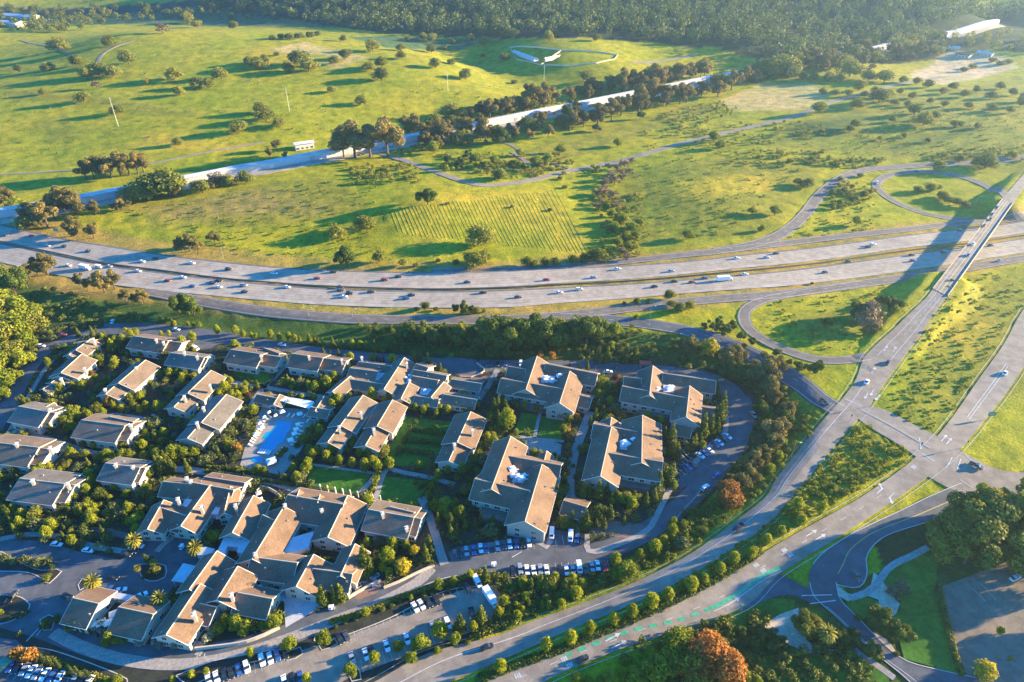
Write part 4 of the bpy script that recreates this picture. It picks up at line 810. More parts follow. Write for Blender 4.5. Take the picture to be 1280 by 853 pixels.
# the long straight gallery with its apron
def along(px, seg=8.0): C = catmull(G(arr(px))[:, :2], seg); return C
GX = [('-60,283 0,271 62,261 120,250 180,238.5 240,227.5 300,216 345,208 430,192 480,182.5 560,167 640,151 700,139 760,127 850,109 905,98 930,93', 'very long low white roofed gallery running straight across the valley'), ('985,82 1043,70 1112,58', 'far section of the long white roofed gallery between dark trees'), ('1180,46 1210,38 1245,30', 'farthest section of the long white roofed gallery in the haze')]
for gx, lab in GX:
    C = along(gx); N_ = normals(C); T = np.gradient(C, axis=0); sheet('gallery_apron', C - N_ * 5, C - N_ * 17, 'concrete_road', 0.3, rows=4)['kind'] = 'structure'
    sheet('gallery_apron', C + N_ * 5, C + N_ * 9, 'concrete_road', 0.3, rows=2)['kind'] = 'structure'
    Zc = h(C[:, 0], C[:, 1]); Zc = np.convolve(np.pad(Zc, 4, 'edge'), np.ones(9) / 9, 'valid'); c0 = C[len(C) // 2]; root = empty('gallery', (*c0, Zc[len(C) // 2])); tag(root, lab, 'gallery'); zr = Zc[len(C) // 2]
    m, w_ = MB(), MB(); H1 = 6.0
    for i in range(len(C) - 1):
        def Pt(j, o, z): q = C[j] + N_[j] * o - c0; return (q[0], q[1], Zc[j] + z - zr)
        for (o0, z0), (o1, z1) in (((-4.8, H1), (0, H1 + 1.3)), ((0, H1 + 1.3), (4.8, H1))): m.quad(Pt(i, o0, z0), Pt(i + 1, o0, z0), Pt(i + 1, o1, z1), Pt(i, o1, z1))
        for o0 in (-4.4, 4.4): w_.quad(Pt(i, o0, -1), Pt(i + 1, o0, -1), Pt(i + 1, o0, H1 + .1), Pt(i, o0, H1 + .1))
    m.build('roof', 'gallery_roof', root); w_.build('wall', 'gallery_wall', root)
    for i in range(2, len(C) - 1, 5):
        q = C[i] - N_[i] * 4.45 - c0; m = MB(); a = math.atan2(N_[i][1], N_[i][0]); m.box(q[0], q[1], Zc[i] - zr + 2.2, .3, 4.5, 4.0, a); m.build('door', 'metal_grey' if i % 2 else 'trim_white', root)
# poles, signs
def pole(x, y, hpx, kind, label, cat, name):
    p = G([(x, y)])[0]; d = p[1] * CN - (p[2] - CH) * SN; s = FPX / d * CN; H_ = hpx / s; root = empty(name, tuple(p)); tag(root, label, cat)
    m = MB(); m.tube((0, 0, -.5), (0, 0, H_), .2 if kind == 'pylon' else .14, .12 if kind == 'pylon' else .09, 8); m.build('post', 'canvas' if kind == 'pylon' else 'metal_grey', root)
    if kind == 'lamp': m = MB(); m.tube((0, 0, H_ - .2), (2.2, 0, H_ + .3), .07, .05); m.build('arm', 'metal_grey', root); m = MB(); m.box(2.5, 0, H_ + .3, 1.0, .35, .16); m.build('lamp_head', 'metal_white', root)
    if kind == 'pylon':
        m = MB(); m.box(0, 0, H_ - .8, 3.2, .2, .2); m.build('crossarm', 'canvas', root)
    if kind == 'sign': m = MB(); m.box(0, 0, H_, 3.6, .2, 2.4); m.build('sign_panel', 'green_steel', root); m = MB(); m.box(0, -.13, H_ + .5, 2.6, .02, .25); m.box(0, -.13, H_ - .4, 2.0, .02, .25); m.build('sign_text_bars', 'road_paint', root)
    if kind == 'ysign': m = MB(); m.box(0, 0, H_ - .3, 1.0, .08, 1.0, 0); o = m.build('sign_panel', 'sign_yellow', root)
for x, y, a, l in [(148, 158, 29, 'tall pale utility pole on the left meadow'), (362, 139, 25, 'tall pale utility pole on the meadow above the gallery'), (560, 113, 18, 'pale utility pole on the middle slope'), (680, 101, 15, 'pale utility pole below the paddocks')]: pole(x, y, a, 'pylon', l, 'utility pole', 'utility_pole')
for x, y, a, l in [(811, 408, 24, 'grey street lamp on the ramp above the offices'), (386, 395, 9, 'street lamp beside the lower ramp left of centre'), (441, 396, 9, 'street lamp beside the lower ramp, centre'), (280, 325, 14, 'street lamp beside the far carriageway left'), (1153, 322, 18, 'tall street lamp between the carriageways and the bridge shadow'), (989, 572, 20, 'grey lamp post beside the boulevard under the brown trees'), (1217, 262, 14, 'lamp post near the northern loop ramp'), (729, 391, 8, 'street lamp on the strip between ramps')]: pole(x, y, a, 'lamp', l, 'street lamp', 'street_lamp')
pole(21, 289, 12, 'sign', 'large green road sign beside the far carriageway at the left edge', 'road sign', 'road_sign'); pole(72, 294, 6, 'sign', 'small green road sign beside the far carriageway under brown trees', 'road sign', 'road_sign'); pole(1237, 524, 7, 'sign', 'small green road sign in the grass right of the upper boulevard', 'road sign', 'road_sign')
pole(926, 765, 12, 'ysign', 'yellow green warning sign beside the green cycle lane', 'road sign', 'warning_sign')
for x, y, l in [(1097, 558, 'at the junction triangle'), (1060, 520, 'in the middle of the crossroads')]: pass
# traffic signals at the crossings
for x, y, l in [(1089, 508, 'right corner of the upper crossroads'), (1041, 512, 'left corner of the upper crossroads'), (1149, 562, 'end of the paved island'), (1206, 560, 'right corner of the lower crossroads'), (1062, 527, 'lower corner of the upper crossroads')]:
    p = G([(x, y)])[0]; root = empty('traffic_light', tuple(p)); tag(root, 'slim traffic light post at the ' + l, 'traffic light'); m = MB(); m.tube((0, 0, 0), (0, 0, 5), .12, .1); m.build('post', 'metal_grey', root)
    m = MB(); m.box(0, -.25, 4.2, .4, .35, 1.1); m.build('signal_head', 'tyre', root)
# ------------------------------------------------------------------ trees
foliage('leaf_oak', (0.12, 0.14, 0.018), (0.25, 0.24, 0.03)); foliage('leaf_euc', (0.12, 0.105, 0.03), (0.26, 0.20, 0.055)); foliage('leaf_street', (0.18, 0.215, 0.01), (0.34, 0.34, 0.016), 0.35, 0.2)
foliage('leaf_broad', (0.13, 0.17, 0.01), (0.27, 0.29, 0.018), 0.3, 0.25); foliage('leaf_conifer', (0.07, 0.10, 0.014), (0.19, 0.20, 0.02)); foliage('leaf_cypress', (0.04, 0.06, 0.015), (0.08, 0.10, 0.02))
foliage('leaf_olive', (0.09, 0.11, 0.045), (0.17, 0.19, 0.07)); foliage('leaf_silver', (0.16, 0.19, 0.15), (0.26, 0.30, 0.24)); foliage('leaf_orange', (0.26, 0.12, 0.02), (0.44, 0.21, 0.03), 0.3, 0.2)
foliage('leaf_rust', (0.16, 0.09, 0.02), (0.46, 0.17, 0.035), 0.3, 0.15); foliage('leaf_red', (0.13, 0.025, 0.02), (0.20, 0.05, 0.04), 0.2, 0.2); foliage('leaf_palm', (0.16, 0.15, 0.02), (0.30, 0.25, 0.03), 0.2, 0.1)
foliage('leaf_shrub', (0.06, 0.09, 0.015), (0.19, 0.20, 0.03), 0.2, 0.3); foliage('leaf_gold', (0.30, 0.26, 0.015), (0.48, 0.38, 0.02), 0.35, 0.15); foliage('leaf_brown', (0.17, 0.12, 0.07), (0.26, 0.18, 0.10), 0.15, 0.25)
foliage('leaf_forest', (0.05, 0.085, 0.018), (0.15, 0.17, 0.03), 0.15, 0.2); foliage('leaf_dark', (0.05, 0.085, 0.012), (0.13, 0.17, 0.02), 0.2, 0.2)
def leafcloud(lobes, nq, size, seed, shell=0.72, flat_=1.0):
    """leaf-sized quads spread through the lobes; each lobe is (x, y, z, rx, rz)"""
    r = np.random.default_rng(seed); Lb = np.array(lobes, float); wgt = Lb[:, 3] * Lb[:, 3]; wgt /= wgt.sum()
    k = r.choice(len(Lb), nq, p=wgt); d = r.normal(size=(nq, 3)); d /= np.linalg.norm(d, axis=1)[:, None]
    rad = shell + (1.06 - shell) * r.random(nq) ** .7; rad *= 1 + 0.12 * np.sin(d[:, 0] * 7 + k) * np.cos(d[:, 1] * 6 + d[:, 2] * 5)
    c = Lb[k, :3] + d * rad[:, None] * np.stack([Lb[k, 3], Lb[k, 3], Lb[k, 4]], -1)
    nrm = d + r.normal(size=(nq, 3)) * 0.55; nrm /= np.linalg.norm(nrm, axis=1)[:, None]
    a = np.cross(nrm, r.normal(size=(nq, 3))); a /= np.linalg.norm(a, axis=1)[:, None]; b = np.cross(nrm, a); s = size * (0.55 + 0.9 * r.random(nq))[:, None]
    a *= s; b *= s * (0.6 + .4 * r.random(nq))[:, None]
    V = np.stack([c - a - b * .6, c + a * .3 - b, c + a + b * .5, c - a * .4 + b], 1).reshape(-1, 3); return V, nq
def quads_mesh(name, V, nq, mat):
    me = bpy.data.meshes.new(name); me.vertices.add(len(V)); me.vertices.foreach_set('co', np.asarray(V, np.float32).ravel()); me.loops.add(nq * 4)
    me.loops.foreach_set('vertex_index', np.arange(nq * 4, dtype=np.int32)); me.polygons.add(nq); me.polygons.foreach_set('loop_start', np.arange(0, nq * 4, 4, dtype=np.int32)); me.update()
    me.materials.append(MATS[mat]); return bpy.data.objects.new(name, me)
def tree_proto(kind, mat, hgt, rad, nq, size, seed, lobes=None, trunk=None, shape='round', cat='tree'):
    r = random.Random(seed); root = empty(kind, (0, 0, 0), 0, False); root['H'] = hgt; root['W'] = rad * 2
    if lobes is None:
        lobes = []
        if shape == 'round':
            nb = 7 + seed % 3
            for i in range(nb):
                a = i * 2.4 + r.random(); q = rad * (.25 + .5 * r.random()); s = rad * (.36 + .22 * r.random()); lobes.append((q * math.cos(a), q * math.sin(a), hgt * (.32 + .40 * r.random()), s, s * .95))
            lobes.append((0, 0, hgt * .74, rad * .55, hgt * .24)); lobes.append((0, 0, hgt * .42, rad * .7, hgt * .26))
        elif shape == 'open':
            for i in range(10 + seed % 3):
                a = i * 2.4 + r.random(); q = rad * (.2 + .7 * r.random()); s = rad * (.24 + .2 * r.random()); lobes.append((q * math.cos(a), q * math.sin(a), hgt * (.32 + .55 * r.random()), s, s * .9))
            lobes.append((0, 0, hgt * .85, rad * .35, hgt * .14))
        elif shape == 'ovate':
            for i in range(8):
                f = i / 7; a = i * 2.4; q = rad * .35 * math.sin(math.pi * (.25 + .7 * f)); s = rad * (.35 + .35 * math.sin(math.pi * (.2 + .65 * f))); lobes.append((q * math.cos(a), q * math.sin(a), hgt * (.28 + .6 * f), s, s * .85))
        elif shape == 'cone':
            for i in range(9):
                f = i / 8; a = i * 2.4; s = rad * (1.0 - .85 * f) ; lobes.append((s * .25 * math.cos(a), s * .25 * math.sin(a), hgt * (.14 + .8 * f), s * .85 + .1, hgt * .11))
        elif shape == 'column':
            for i in range(8): f = i / 7; lobes.append((0, 0, hgt * (.1 + .82 * f), rad * (1 - .75 * f ** 3) * (.8 + .2 * (i % 2)), hgt * .1))
        elif shape == 'ball':
            for i in range(6): a = i * 1.05; lobes.append((rad * .4 * math.cos(a), rad * .4 * math.sin(a), hgt * (.42 + .12 * (i % 2)), rad * .58, hgt * .42))
    V, k = leafcloud(lobes, nq, size, seed, 0.6); core = []
    c = quads_mesh('crown', V, k, mat); c.parent = root
    m = MB(); tr = hgt * .018 + .06; lean = (r.random() - .5) * rad * .2; m.tube((0, 0, -.6), (lean * .5, 0, hgt * .35), tr * 1.5, tr, 7, False); m.tube((lean * .5, 0, hgt * .35), (lean, 0, hgt * .82), tr, tr * .4, 6, False)
    if shape in ('round', 'open'):
        for q in lobes[:6]: m.tube((lean * .4, 0, hgt * .28), (q[0] * .8, q[1] * .8, q[2]), tr * .7, tr * .2, 5, False)
    m.build('trunk', 'bark', root, False); return root
def palm_proto():
    root = empty('palm_tree', (0, 0, 0), 0, False); root['H'] = 9.5; root['W'] = 7.0; m = MB(); m.tube((0, 0, -.3), (0, 0, 6.0), .5, .42, 10); m.tube((0, 0, 5.6), (0, 0, 6.6), .75, .6, 10); m.build('trunk', 'bark', root, False)
    r = random.Random(3); m = MB()
    for i in range(64):
        a = i * 2.39996; el = R(78 - 105 * (i / 63)); ln = 3.6 + .6 * r.random(); p = Vector((0, 0, 6.4)); d = Vector((math.cos(a) * math.cos(el), math.sin(a) * math.cos(el), math.sin(el))); s = Vector((-math.sin(a), math.cos(a), 0)); k = 7
        for j in range(k):
            q = p + d * (ln / k); w0, w1 = .42 * math.sin(math.pi * (.12 + .8 * j / k)), .42 * math.sin(math.pi * (.12 + .8 * (j + 1) / k))
            u = d.cross(s).normalized() * .12
            m.quad(p, p + s * w0 - u, q + s * w1 - u, q); m.quad(p - s * w0 - u, p, q, q - s * w1 - u); p = q; d = (d + Vector((0, 0, -.2))).normalized()
    m.build('crown', 'leaf_palm', root, False); return root
K = {}
def reg(key, protos): K[key] = protos
reg('oak', [tree_proto('oak_tree', 'leaf_oak', 10, 5.8, 2600, .36, s, shape='round') for s in (1, 2, 3, 4)])
reg('big', [tree_proto('oak_tree', 'leaf_oak', 16, 8.5, 7500, .36, s, shape='open') for s in (11, 12, 13)])
reg('dark', [tree_proto('evergreen_tree', 'leaf_dark', 14, 7.5, 6500, .34, s, shape='open') for s in (14, 15, 16)])
reg('euc', [tree_proto('eucalyptus_tree', 'leaf_euc', 17, 6.5, 5200, .33, s, shape='open') for s in (21, 22, 23)])
reg('street', [tree_proto('street_tree', 'leaf_street', 7, 2.4, 1700, .23, s, shape='ovate') for s in (31, 32, 33)])
reg('broad', [tree_proto('broadleaf_tree', 'leaf_broad', 8, 3.7, 2600, .25, s, shape='round') for s in (41, 42, 43)])
reg('con', [tree_proto('conifer_tree', 'leaf_conifer', 10, 2.2, 1900, .25, s, shape='cone') for s in (51, 52)])
reg('cyp', [tree_proto('cypress_tree', 'leaf_cypress', 8, .75, 500, .22, s, shape='column') for s in (61,)])
reg('olive', [tree_proto('olive_tree', 'leaf_olive', 5, 2.8, 900, .28, s, shape='round') for s in (71, 72)])
reg('silver', [tree_proto('silver_tree', 'leaf_silver', 5, 2.4, 700, .26, s, shape='round') for s in (75,)])
reg('orange', [tree_proto('orange_tree', 'leaf_orange', 5.5, 2.4, 900, .28, s, shape='round') for s in (81, 82)])
reg('red', [tree_proto('plum_tree', 'leaf_red', 5, 2.2, 800, .28, s, shape='round') for s in (85,)])
reg('rust', [tree_proto('autumn_tree', 'leaf_rust', 15, 8.0, 9000, .34, s, shape='round') for s in (87, 88)])
reg('gold', [tree_proto('golden_tree', 'leaf_gold', 7, 3.2, 1200, .3, s, shape='ovate') for s in (91,)])
reg('brown', [tree_proto('bare_tree', 'leaf_brown', 8, 4.2, 900, .32, s, shape='open') for s in (95, 96)])
reg('bush', [tree_proto('bush', 'leaf_shrub', 2.6, 2.0, 420, .24, s, shape='ball') for s in (101, 102)])
reg('palm', [palm_proto()])
WORDS = dict(oak='olive green oak', big='tall dark oak', dark='dense dark evergreen', euc='tall brownish eucalyptus', street='young yellow green tree', broad='bright leafy tree', con='pointed conifer', cyp='slim cypress', olive='grey green olive tree',
             silver='silvery small tree', orange='small orange leaved tree', red='small dark red plum tree', rust='large rust orange tree', gold='golden yellow tree', brown='bare brownish tree', bush='rounded green bush', palm='broad palm with drooping fronds')
TREES = []
def trees(where, group, s, kind=None):
    """s: items 'kind:x,y,h' - x, y the foot in the photo, h its height there in pixels"""
    cur = kind
    for w in s.split():
        if w.endswith(':'): cur = w[:-1]; continue
        x, y, hp = (float(c) for c in w.split(',')); TREES.append((cur, x, y, hp, where, group))
trees('on the far left meadow', 'trees scattered on the left meadow', '''oak: 74,65,17 62,89,11 25,91,10 97,84,15 138,59,14 161,81,17 109,100,15 123,96,17 141,97,15 218,101,16 185,106,8 247,111,14 262,110,12 277,100,16 225,120,12 105,130,15 148,144,13 328,143,15 333,153,18 299,168,17 349,160,14 223,183,11
 312,82,11 324,88,16 331,79,10 361,91,13 373,82,18 386,90,17 418,81,11 415,116,8 292,37,10 247,35,9 235,30,14 54,119,8 brown: 203,42,12 121,111,9 bush: 346,70,5 341,50,6 352,49,7 362,50,8 374,48,7 388,47,7 397,45,6''')
trees('in the dark grove beside the left track', 'grove beside the left track', 'euc: 108,226,24 118,225,28 129,225,29 140,224,28 151,222,30 162,221,29 173,219,28 180,217,24')
trees('on the middle slopes', 'trees scattered on the middle slopes', '''oak: 432,74,12 430,52,8 466,65,15 460,89,11 477,85,14 477,101,16 502,74,10 501,64,9 539,67,11 544,86,13 582,100,14 451,132,13 606,57,11 540,53,11 529,50,9 587,51,8 640,48,12 631,48,9 685,52,13 695,46,8 745,52,9 733,103,14 bush: 564,81,7 643,105,5 565,54,6 630,76,10 510,52,6 555,62,5 603,72,5''')
trees('north of the long gallery', 'dark trees north of the gallery', '''euc: 518,167,24 507,163,18 530,172,18 545,176,24 560,170,20 578,166,18 600,160,18 612,150,25 628,146,22 640,142,18 655,140,24 665,137,30 680,135,30 690,132,22 712,128,18 735,125,18 750,120,17 762,118,22 778,117,30 790,115,26 805,116,20 816,112,30 830,108,22 848,104,22 862,100,20 880,97,18 345,190,14 337,196,12 357,200,10''')
trees('south of the long gallery', 'dark trees south of the gallery', '''euc: 430,199,34 444,200,48 463,199,42 485,199,50 549,181,30 535,186,20 582,176,28 607,177,28 643,177,18 661,176,14 685,172,16 712,165,26 729,160,20 747,158,28 764,153,28 776,146,24 798,143,36 815,134,34 833,134,26 850,131,26 858,129,22 877,121,18 897,122,20 914,114,24 925,108,16 dark: 626,181,22 712,150,16
 broad: 542,193,17 527,189,12 595,205,14 619,208,14 685,206,16 671,208,14 557,215,10 626,224,14 772,184,12 650,196,10 700,192,12 900,186,12 892,178,14 dark: 560,205,10 575,210,12 585,198,10 605,212,10 640,210,10 655,214,10 800,150,10 745,165,10''')
trees('around the left stretch of the gallery', 'trees around the left stretch of the gallery', 'euc: 7,260,28 60,286,34 45,280,26 94,272,38 81,268,36 68,275,26 94,297,28 118,299,20 238,316,22 228,314,20 248,318,18 269,307,18 oak: 173,254,28 184,252,22 212,249,40 202,246,26 broad: 23,264,20 30,268,14 brown: 247,237,12 258,235,11 275,232,18 267,234,12 220,240,10')
trees('below the freeway on the left', 'trees below the freeway on the left', '''euc: 60,346,32 48,346,26 38,350,22 34,362,24 101,362,22 110,365,18 131,368,32 144,364,28 158,378,16 178,382,22 168,380,14 dark: 10,371,45 22,376,34 0,368,40 232,395,32 224,393,24 243,396,22 con: 202,405,12 217,409,12 209,404,9''')
trees('at the left edge beside the drive', 'willowy trees at the left edge', 'broad: 18,402,36 32,405,38 24,425,40 38,440,28 oak: 5,410,44 44,418,32 8,435,40 14,455,32 broad: 30,462,30 2,470,36 12,488,30 -8,450,40 40,455,18 26,478,18 8,500,20 -5,395,40 46,400,24')
trees('in the field north of the freeway', 'trees in the field north of the freeway', '''dark: 535,258,23 434,336,28 426,332,20 oak: 456,288,20 423,300,20 475,329,18 600,309,28 595,336,24 604,330,18 588,331,18 624,227,16 659,334,15 681,333,12 695,333,13 716,331,14 746,328,20 731,328,12 504,334,12 668,335,10 bush: 706,236,5 640,260,4 700,225,5 688,264,4 560,256,4 548,328,5 570,330,6 520,334,6
 broad: 768,290,14 776,280,16 790,292,15 782,302,14 772,308,12 795,300,12 765,272,12 758,262,12 800,285,12 785,312,12 860,300,14 968,270,14 952,290,10 940,268,10''')
trees('in the brown thicket of the creek', 'thicket along the creek', 'brown: 780,212,12 772,218,13 762,226,13 755,234,12 768,232,12 748,246,12 757,244,12 765,250,12 752,256,10 777,226,12 786,220,10 745,262,10 770,262,10 778,320,12 785,326,10 760,212,8 790,205,8')
trees('on the right hand valley floor', 'trees on the right hand valley floor', '''oak: 1004,100,10 1017,100,10 1035,102,12 1050,102,10 1062,97,22 1085,102,14 1105,104,16 1073,114,14 1098,129,18 1072,136,12 1023,143,16 1142,144,14 1154,158,18 1169,149,10 1192,159,9 1200,159,8 1221,161,8 1115,153,8 1068,161,12 1062,166,10 1199,203,10 1231,212,20 1220,208,12 1172,214,14 1009,236,14 998,232,10 957,97,22 973,97,28 985,96,24
  1028,118,8 1044,120,8 1060,121,9 1080,122,8 1094,118,9 1110,122,10 1125,118,8 1140,124,9 1128,104,9 1145,106,9 1160,110,10 1178,118,9 1190,112,9 1205,122,10 1220,116,9 1238,124,10 1250,112,9 1265,120,10 1280,128,12 1118,132,8 1134,134,8 1162,130,8 1180,134,8 1210,136,9 1240,140,10 1262,142,10 1275,134,12 1130,172,6 1100,176,6 1160,178,6 bush: 1090,86,6 1075,88,6 1250,82,6 1260,80,6 1240,78,6 1204,90,6 1215,86,6 1050,226,6 1075,222,6 gold: 1263,198,10 1268,199,8''')
trees('beside the freeway ramps', 'trees beside the freeway ramps', 'oak: 532,388,12 595,392,10 795,381,10 836,375,14 848,393,18 862,388,14 838,384,10 dark: 580,393,16 570,392,12 588,393,12 bush: 545,389,6 520,388,5 605,391,5 780,381,5 810,380,6 1015,356,4')
trees('inside the southern loop ramp', 'trees inside the southern loop', 'dark: 1031,411,16 1071,403,26 1111,390,22 1100,384,16 brown: 1083,418,30 1088,408,34 broad: 1126,387,14 1118,392,12 1096,414,12')
trees('inside the northern loop ramp', 'trees inside the northern loop', 'oak: 1147,242,10 1162,240,12 1175,248,10 1180,252,12 1172,238,8 1195,258,12 1205,260,10 1186,255,10 1040,244,8 1055,242,8 1070,250,6 1080,246,8 1065,236,6 1048,234,6 broad: 1070,283,14 1040,262,10 1050,256,8')
trees('on the slope above the campus', 'belt of trees above the campus', '''dark: 612,440,46 630,438,48 648,440,46 664,436,42 680,438,44 622,448,26 692,434,34 718,434,40 704,440,30 733,436,40 745,428,30 516,422,20 530,432,28 545,434,26 560,430,26 575,437,30 590,438,28 603,440,30 510,430,20 470,424,18 500,434,22 487,420,14
 broad: 768,422,22 764,438,14 795,400,8 oak: 560,422,18 640,426,34 700,424,30 728,424,32 745,414,22 660,424,28 537,420,14 550,416,12 575,416,14 462,414,10 450,410,8''')
trees('in the row north of the campus drive', 'young trees north of the campus drive', '''street: 219,409,9 236,409,8 243,410,8 250,410,8 273,420,15 295,419,13 305,422,10 315,424,10 321,426,10 339,423,12 350,427,12 362,427,13 369,428,11 376,430,11 441,436,12 451,437,12 459,438,12 con: 387,428,13 394,430,13 398,431,11 405,437,15 417,436,16 423,437,13 430,437,14 469,441,17 480,441,14 492,440,13 611,445,12 623,448,12 634,448,17 748,454,20 759,453,18 782,454,22 794,453,20 orange: 675,448,8 690,451,10''')
trees('between the north drive and the villas', 'trees between the north drive and the villas', '''con: 99,421,13 117,421,14 125,426,16 133,425,12 406,448,14 414,447,10 424,447,12 519,455,18 526,456,17 536,463,22 551,465,13 545,463,10 712,459,6 724,463,9 734,464,13 street: 141,439,15 155,431,14 165,424,14 171,421,12 158,418,9 203,423,10 212,421,9 439,455,16 466,453,12 242,429,16 230,438,20 295,440,16 300,442,12 356,452,10 gold: 491,457,16 cyp: 144,446,12 148,444,12 152,443,12 156,441,12 160,438,11 201,450,14 204,451,14 207,451,15 210,452,15 213,453,15 472,456,14 476,457,14 480,457,13''')
trees('among the western villas', 'garden trees among the western villas', '''broad: 72,451,9 61,450,7 83,438,10 84,454,7 64,420,9 116,453,12 122,451,10 110,450,10 94,528,20 108,519,11 84,534,18 78,531,14 120,508,14 183,545,12 191,539,14 195,547,12 192,565,11 186,550,12 91,574,16 130,576,14 137,575,17 156,576,18 164,575,17 148,578,14 128,460,9 99,520,16 90,522,18
 street: 13,549,10 145,463,16 122,478,12 172,501,10 180,501,9 189,480,10 195,528,8 214,473,14 223,471,12 234,474,13 244,476,11 201,473,12 208,470,10 284,482,15 289,482,12 283,495,20 275,498,14 26,589,12 14,583,8 64,589,13 41,597,9 167,506,14 152,500,10 con: 27,508,12 33,507,15 42,498,13 38,506,10 orange: 139,510,14 red: 116,471,10 128,463,7 87,506,9 95,508,8 114,576,10 297,496,8 311,496,7 298,490,6 brown: 205,488,10 213,492,10 222,488,11 230,486,10 196,495,9''')
trees('in the lower western garden', 'trees in the lower western garden', '''broad: 106,591,10 114,612,20 102,618,14 130,609,9 147,615,16 159,622,12 123,625,14 139,628,12 112,633,14 128,636,10 100,647,15 117,651,20 95,628,16 86,637,14 108,640,14 188,600,17 196,593,17 184,615,13 120,600,10 135,600,12 170,606,12 176,620,10 150,632,10 158,640,10 143,642,10 100,604,10
 oak: 47,653,24 14,650,14 9,631,12 73,650,12 88,658,12 108,664,14 26,662,12 60,660,12 36,656,10 0,640,14 20,638,10''')
trees('beside the pool and its olives', 'trees beside the pool', '''olive: 303,517,9 299,524,9 294,530,10 290,538,10 286,545,11 281,552,12 275,559,12 270,566,12 265,576,14 258,580,14 308,512,8 296,522,9 284,538,9 279,545,10 273,552,10 266,562,11 309,520,7 252,584,12 orange: 297,567,13 broad: 217,576,24 231,575,19 253,580,13 244,572,14 224,570,18 con: 205,593,30 216,592,24 210,586,24 236,592,20 199,590,22 bush: 340,520,5 397,520,6 402,530,6 385,540,7 380,550,8 372,560,9 390,548,7 350,572,10 356,566,9 345,580,8 383,566,8 365,575,8 374,580,8''')
trees('along the garden path south of the pool', 'cypresses along the garden path', 'cyp: 277,581,10 283,580,9 290,578,12 296,577,11 264,592,9 277,595,8 285,589,10 291,586,8 318,590,10 307,601,10 325,605,9 295,572,8 335,592,8 350,596,8 351,620,10 290,590,8')
trees('around the spa and its garden court', 'trees around the spa and the garden court', '''street: 355,482,11 366,482,10 376,478,9 372,485,8 386,485,11 395,492,17 388,490,12 363,498,9 394,502,11 410,488,20 419,478,15 404,486,14 424,508,18 418,504,14 439,503,13 466,503,20 487,503,15 480,506,12 500,509,13 512,513,13 520,516,13 530,519,14 540,513,12 550,516,12 560,519,14 570,513,12 580,516,12 592,513,13 506,513,12 525,510,12 586,519,10 535,516,12 546,522,12 gold: 356,452,10 bush: 510,545,6 505,555,7 500,562,6 512,535,6 520,530,6 498,570,7 545,535,6 550,545,6 556,555,6 590,550,8 600,540,8 596,560,9 604,555,9 590,570,9 598,575,8 582,585,8 606,530,8 610,520,8 cyp: 443,490,8 447,491,8 451,492,8 455,492,8 520,500,9 524,501,9 515,503,9''')
trees('round the clipped lawns', 'young trees round the clipped lawns', '''street: 409,578,17 425,582,15 441,586,16 457,588,17 473,591,19 461,573,14 450,572,13 423,568,16 466,582,14 373,606,19 381,593,15 386,586,16 392,576,16 398,570,14 461,637,21 475,636,13 487,636,13 502,637,9 516,640,15 548,601,16 544,608,13 540,615,13 536,625,13 broad: 470,580,12 bush: 520,606,7 530,608,7 525,612,6''')
trees('between the lawns and the big office', 'conifers between the lawns and the big office', 'con: 564,661,22 575,654,20 582,662,14 587,634,16 594,660,15 564,676,22 572,668,14 548,655,16 616,657,15 broad: 545,640,21 556,643,24 551,648,18 564,640,17 560,652,16 538,636,12 bush: 590,605,8 585,600,8 580,612,8 576,620,8 570,600,8 585,592,8 596,590,8')
trees('around the office courts', 'trees around the office courts', '''orange: 647,513,9 656,513,9 671,517,10 680,517,9 691,521,11 701,524,11 722,528,10 761,520,9 770,520,9 778,526,12 794,526,9 708,545,10 711,563,9 711,573,9 709,584,9 708,595,9 712,553,9 gold: 712,530,14 broad: 752,491,23 748,502,18 667,574,18 704,513,9 769,491,10 741,495,12 757,484,14 740,552,10 red: 769,479,13 762,502,10 774,486,10 758,508,9 686,570,7 724,512,8 con: 741,512,14 744,529,18 754,524,15 738,532,12 748,516,12 618,520,22 623,517,20 632,520,20 623,531,17 626,498,14 628,508,16 636,524,16
 street: 634,541,34 693,575,11 698,612,12 706,604,10 oak: 862,529,20 852,527,16 bush: 720,600,7 716,585,6 730,590,7 745,565,6 742,575,6 650,560,5 700,606,7''')
trees('in the conifer rows right of the offices', 'conifer rows right of the offices', 'con: 838,562,30 845,576,22 841,570,18 830,604,23 823,614,24 835,609,26 828,595,16 840,598,20 807,634,18 817,629,18 877,548,30 887,545,26 895,543,20 864,562,16 875,553,12 868,556,14 870,546,16 898,533,30 902,526,28 893,528,20 878,533,12 886,533,13 894,488,15 903,512,22 897,500,16 770,628,16 781,630,14 792,631,18 758,623,18 748,625,24 764,630,14 728,625,24 736,622,18 715,656,18 732,662,24 738,654,16 748,653,22 762,651,20 745,661,12 780,656,12 755,662,14 725,660,14')
trees('on the wooded bank right of the curved road', 'wooded bank right of the curved road', '''euc: 861,443,24 856,447,18 919,463,34 908,468,38 937,479,34 953,488,44 972,468,24 959,501,36 944,485,34 984,527,28 966,509,26 944,567,30 966,565,44 941,593,34 958,575,36 950,583,32 922,618,32 934,612,32 930,590,24 975,545,28 912,608,18 rust: 909,634,40 dark: 912,476,28 905,470,22 926,480,26 960,535,26 977,536,28 950,520,20 gold: 886,446,24 broad: 841,659,16 853,661,14 867,643,12 972,578,18 961,592,16 978,560,14 948,602,12 830,676,12 bush: 968,600,6 955,610,7 940,622,7 925,634,8 905,650,8 890,658,8 880,655,8 995,540,8 1005,530,6 985,565,7 860,668,8 872,664,7''')
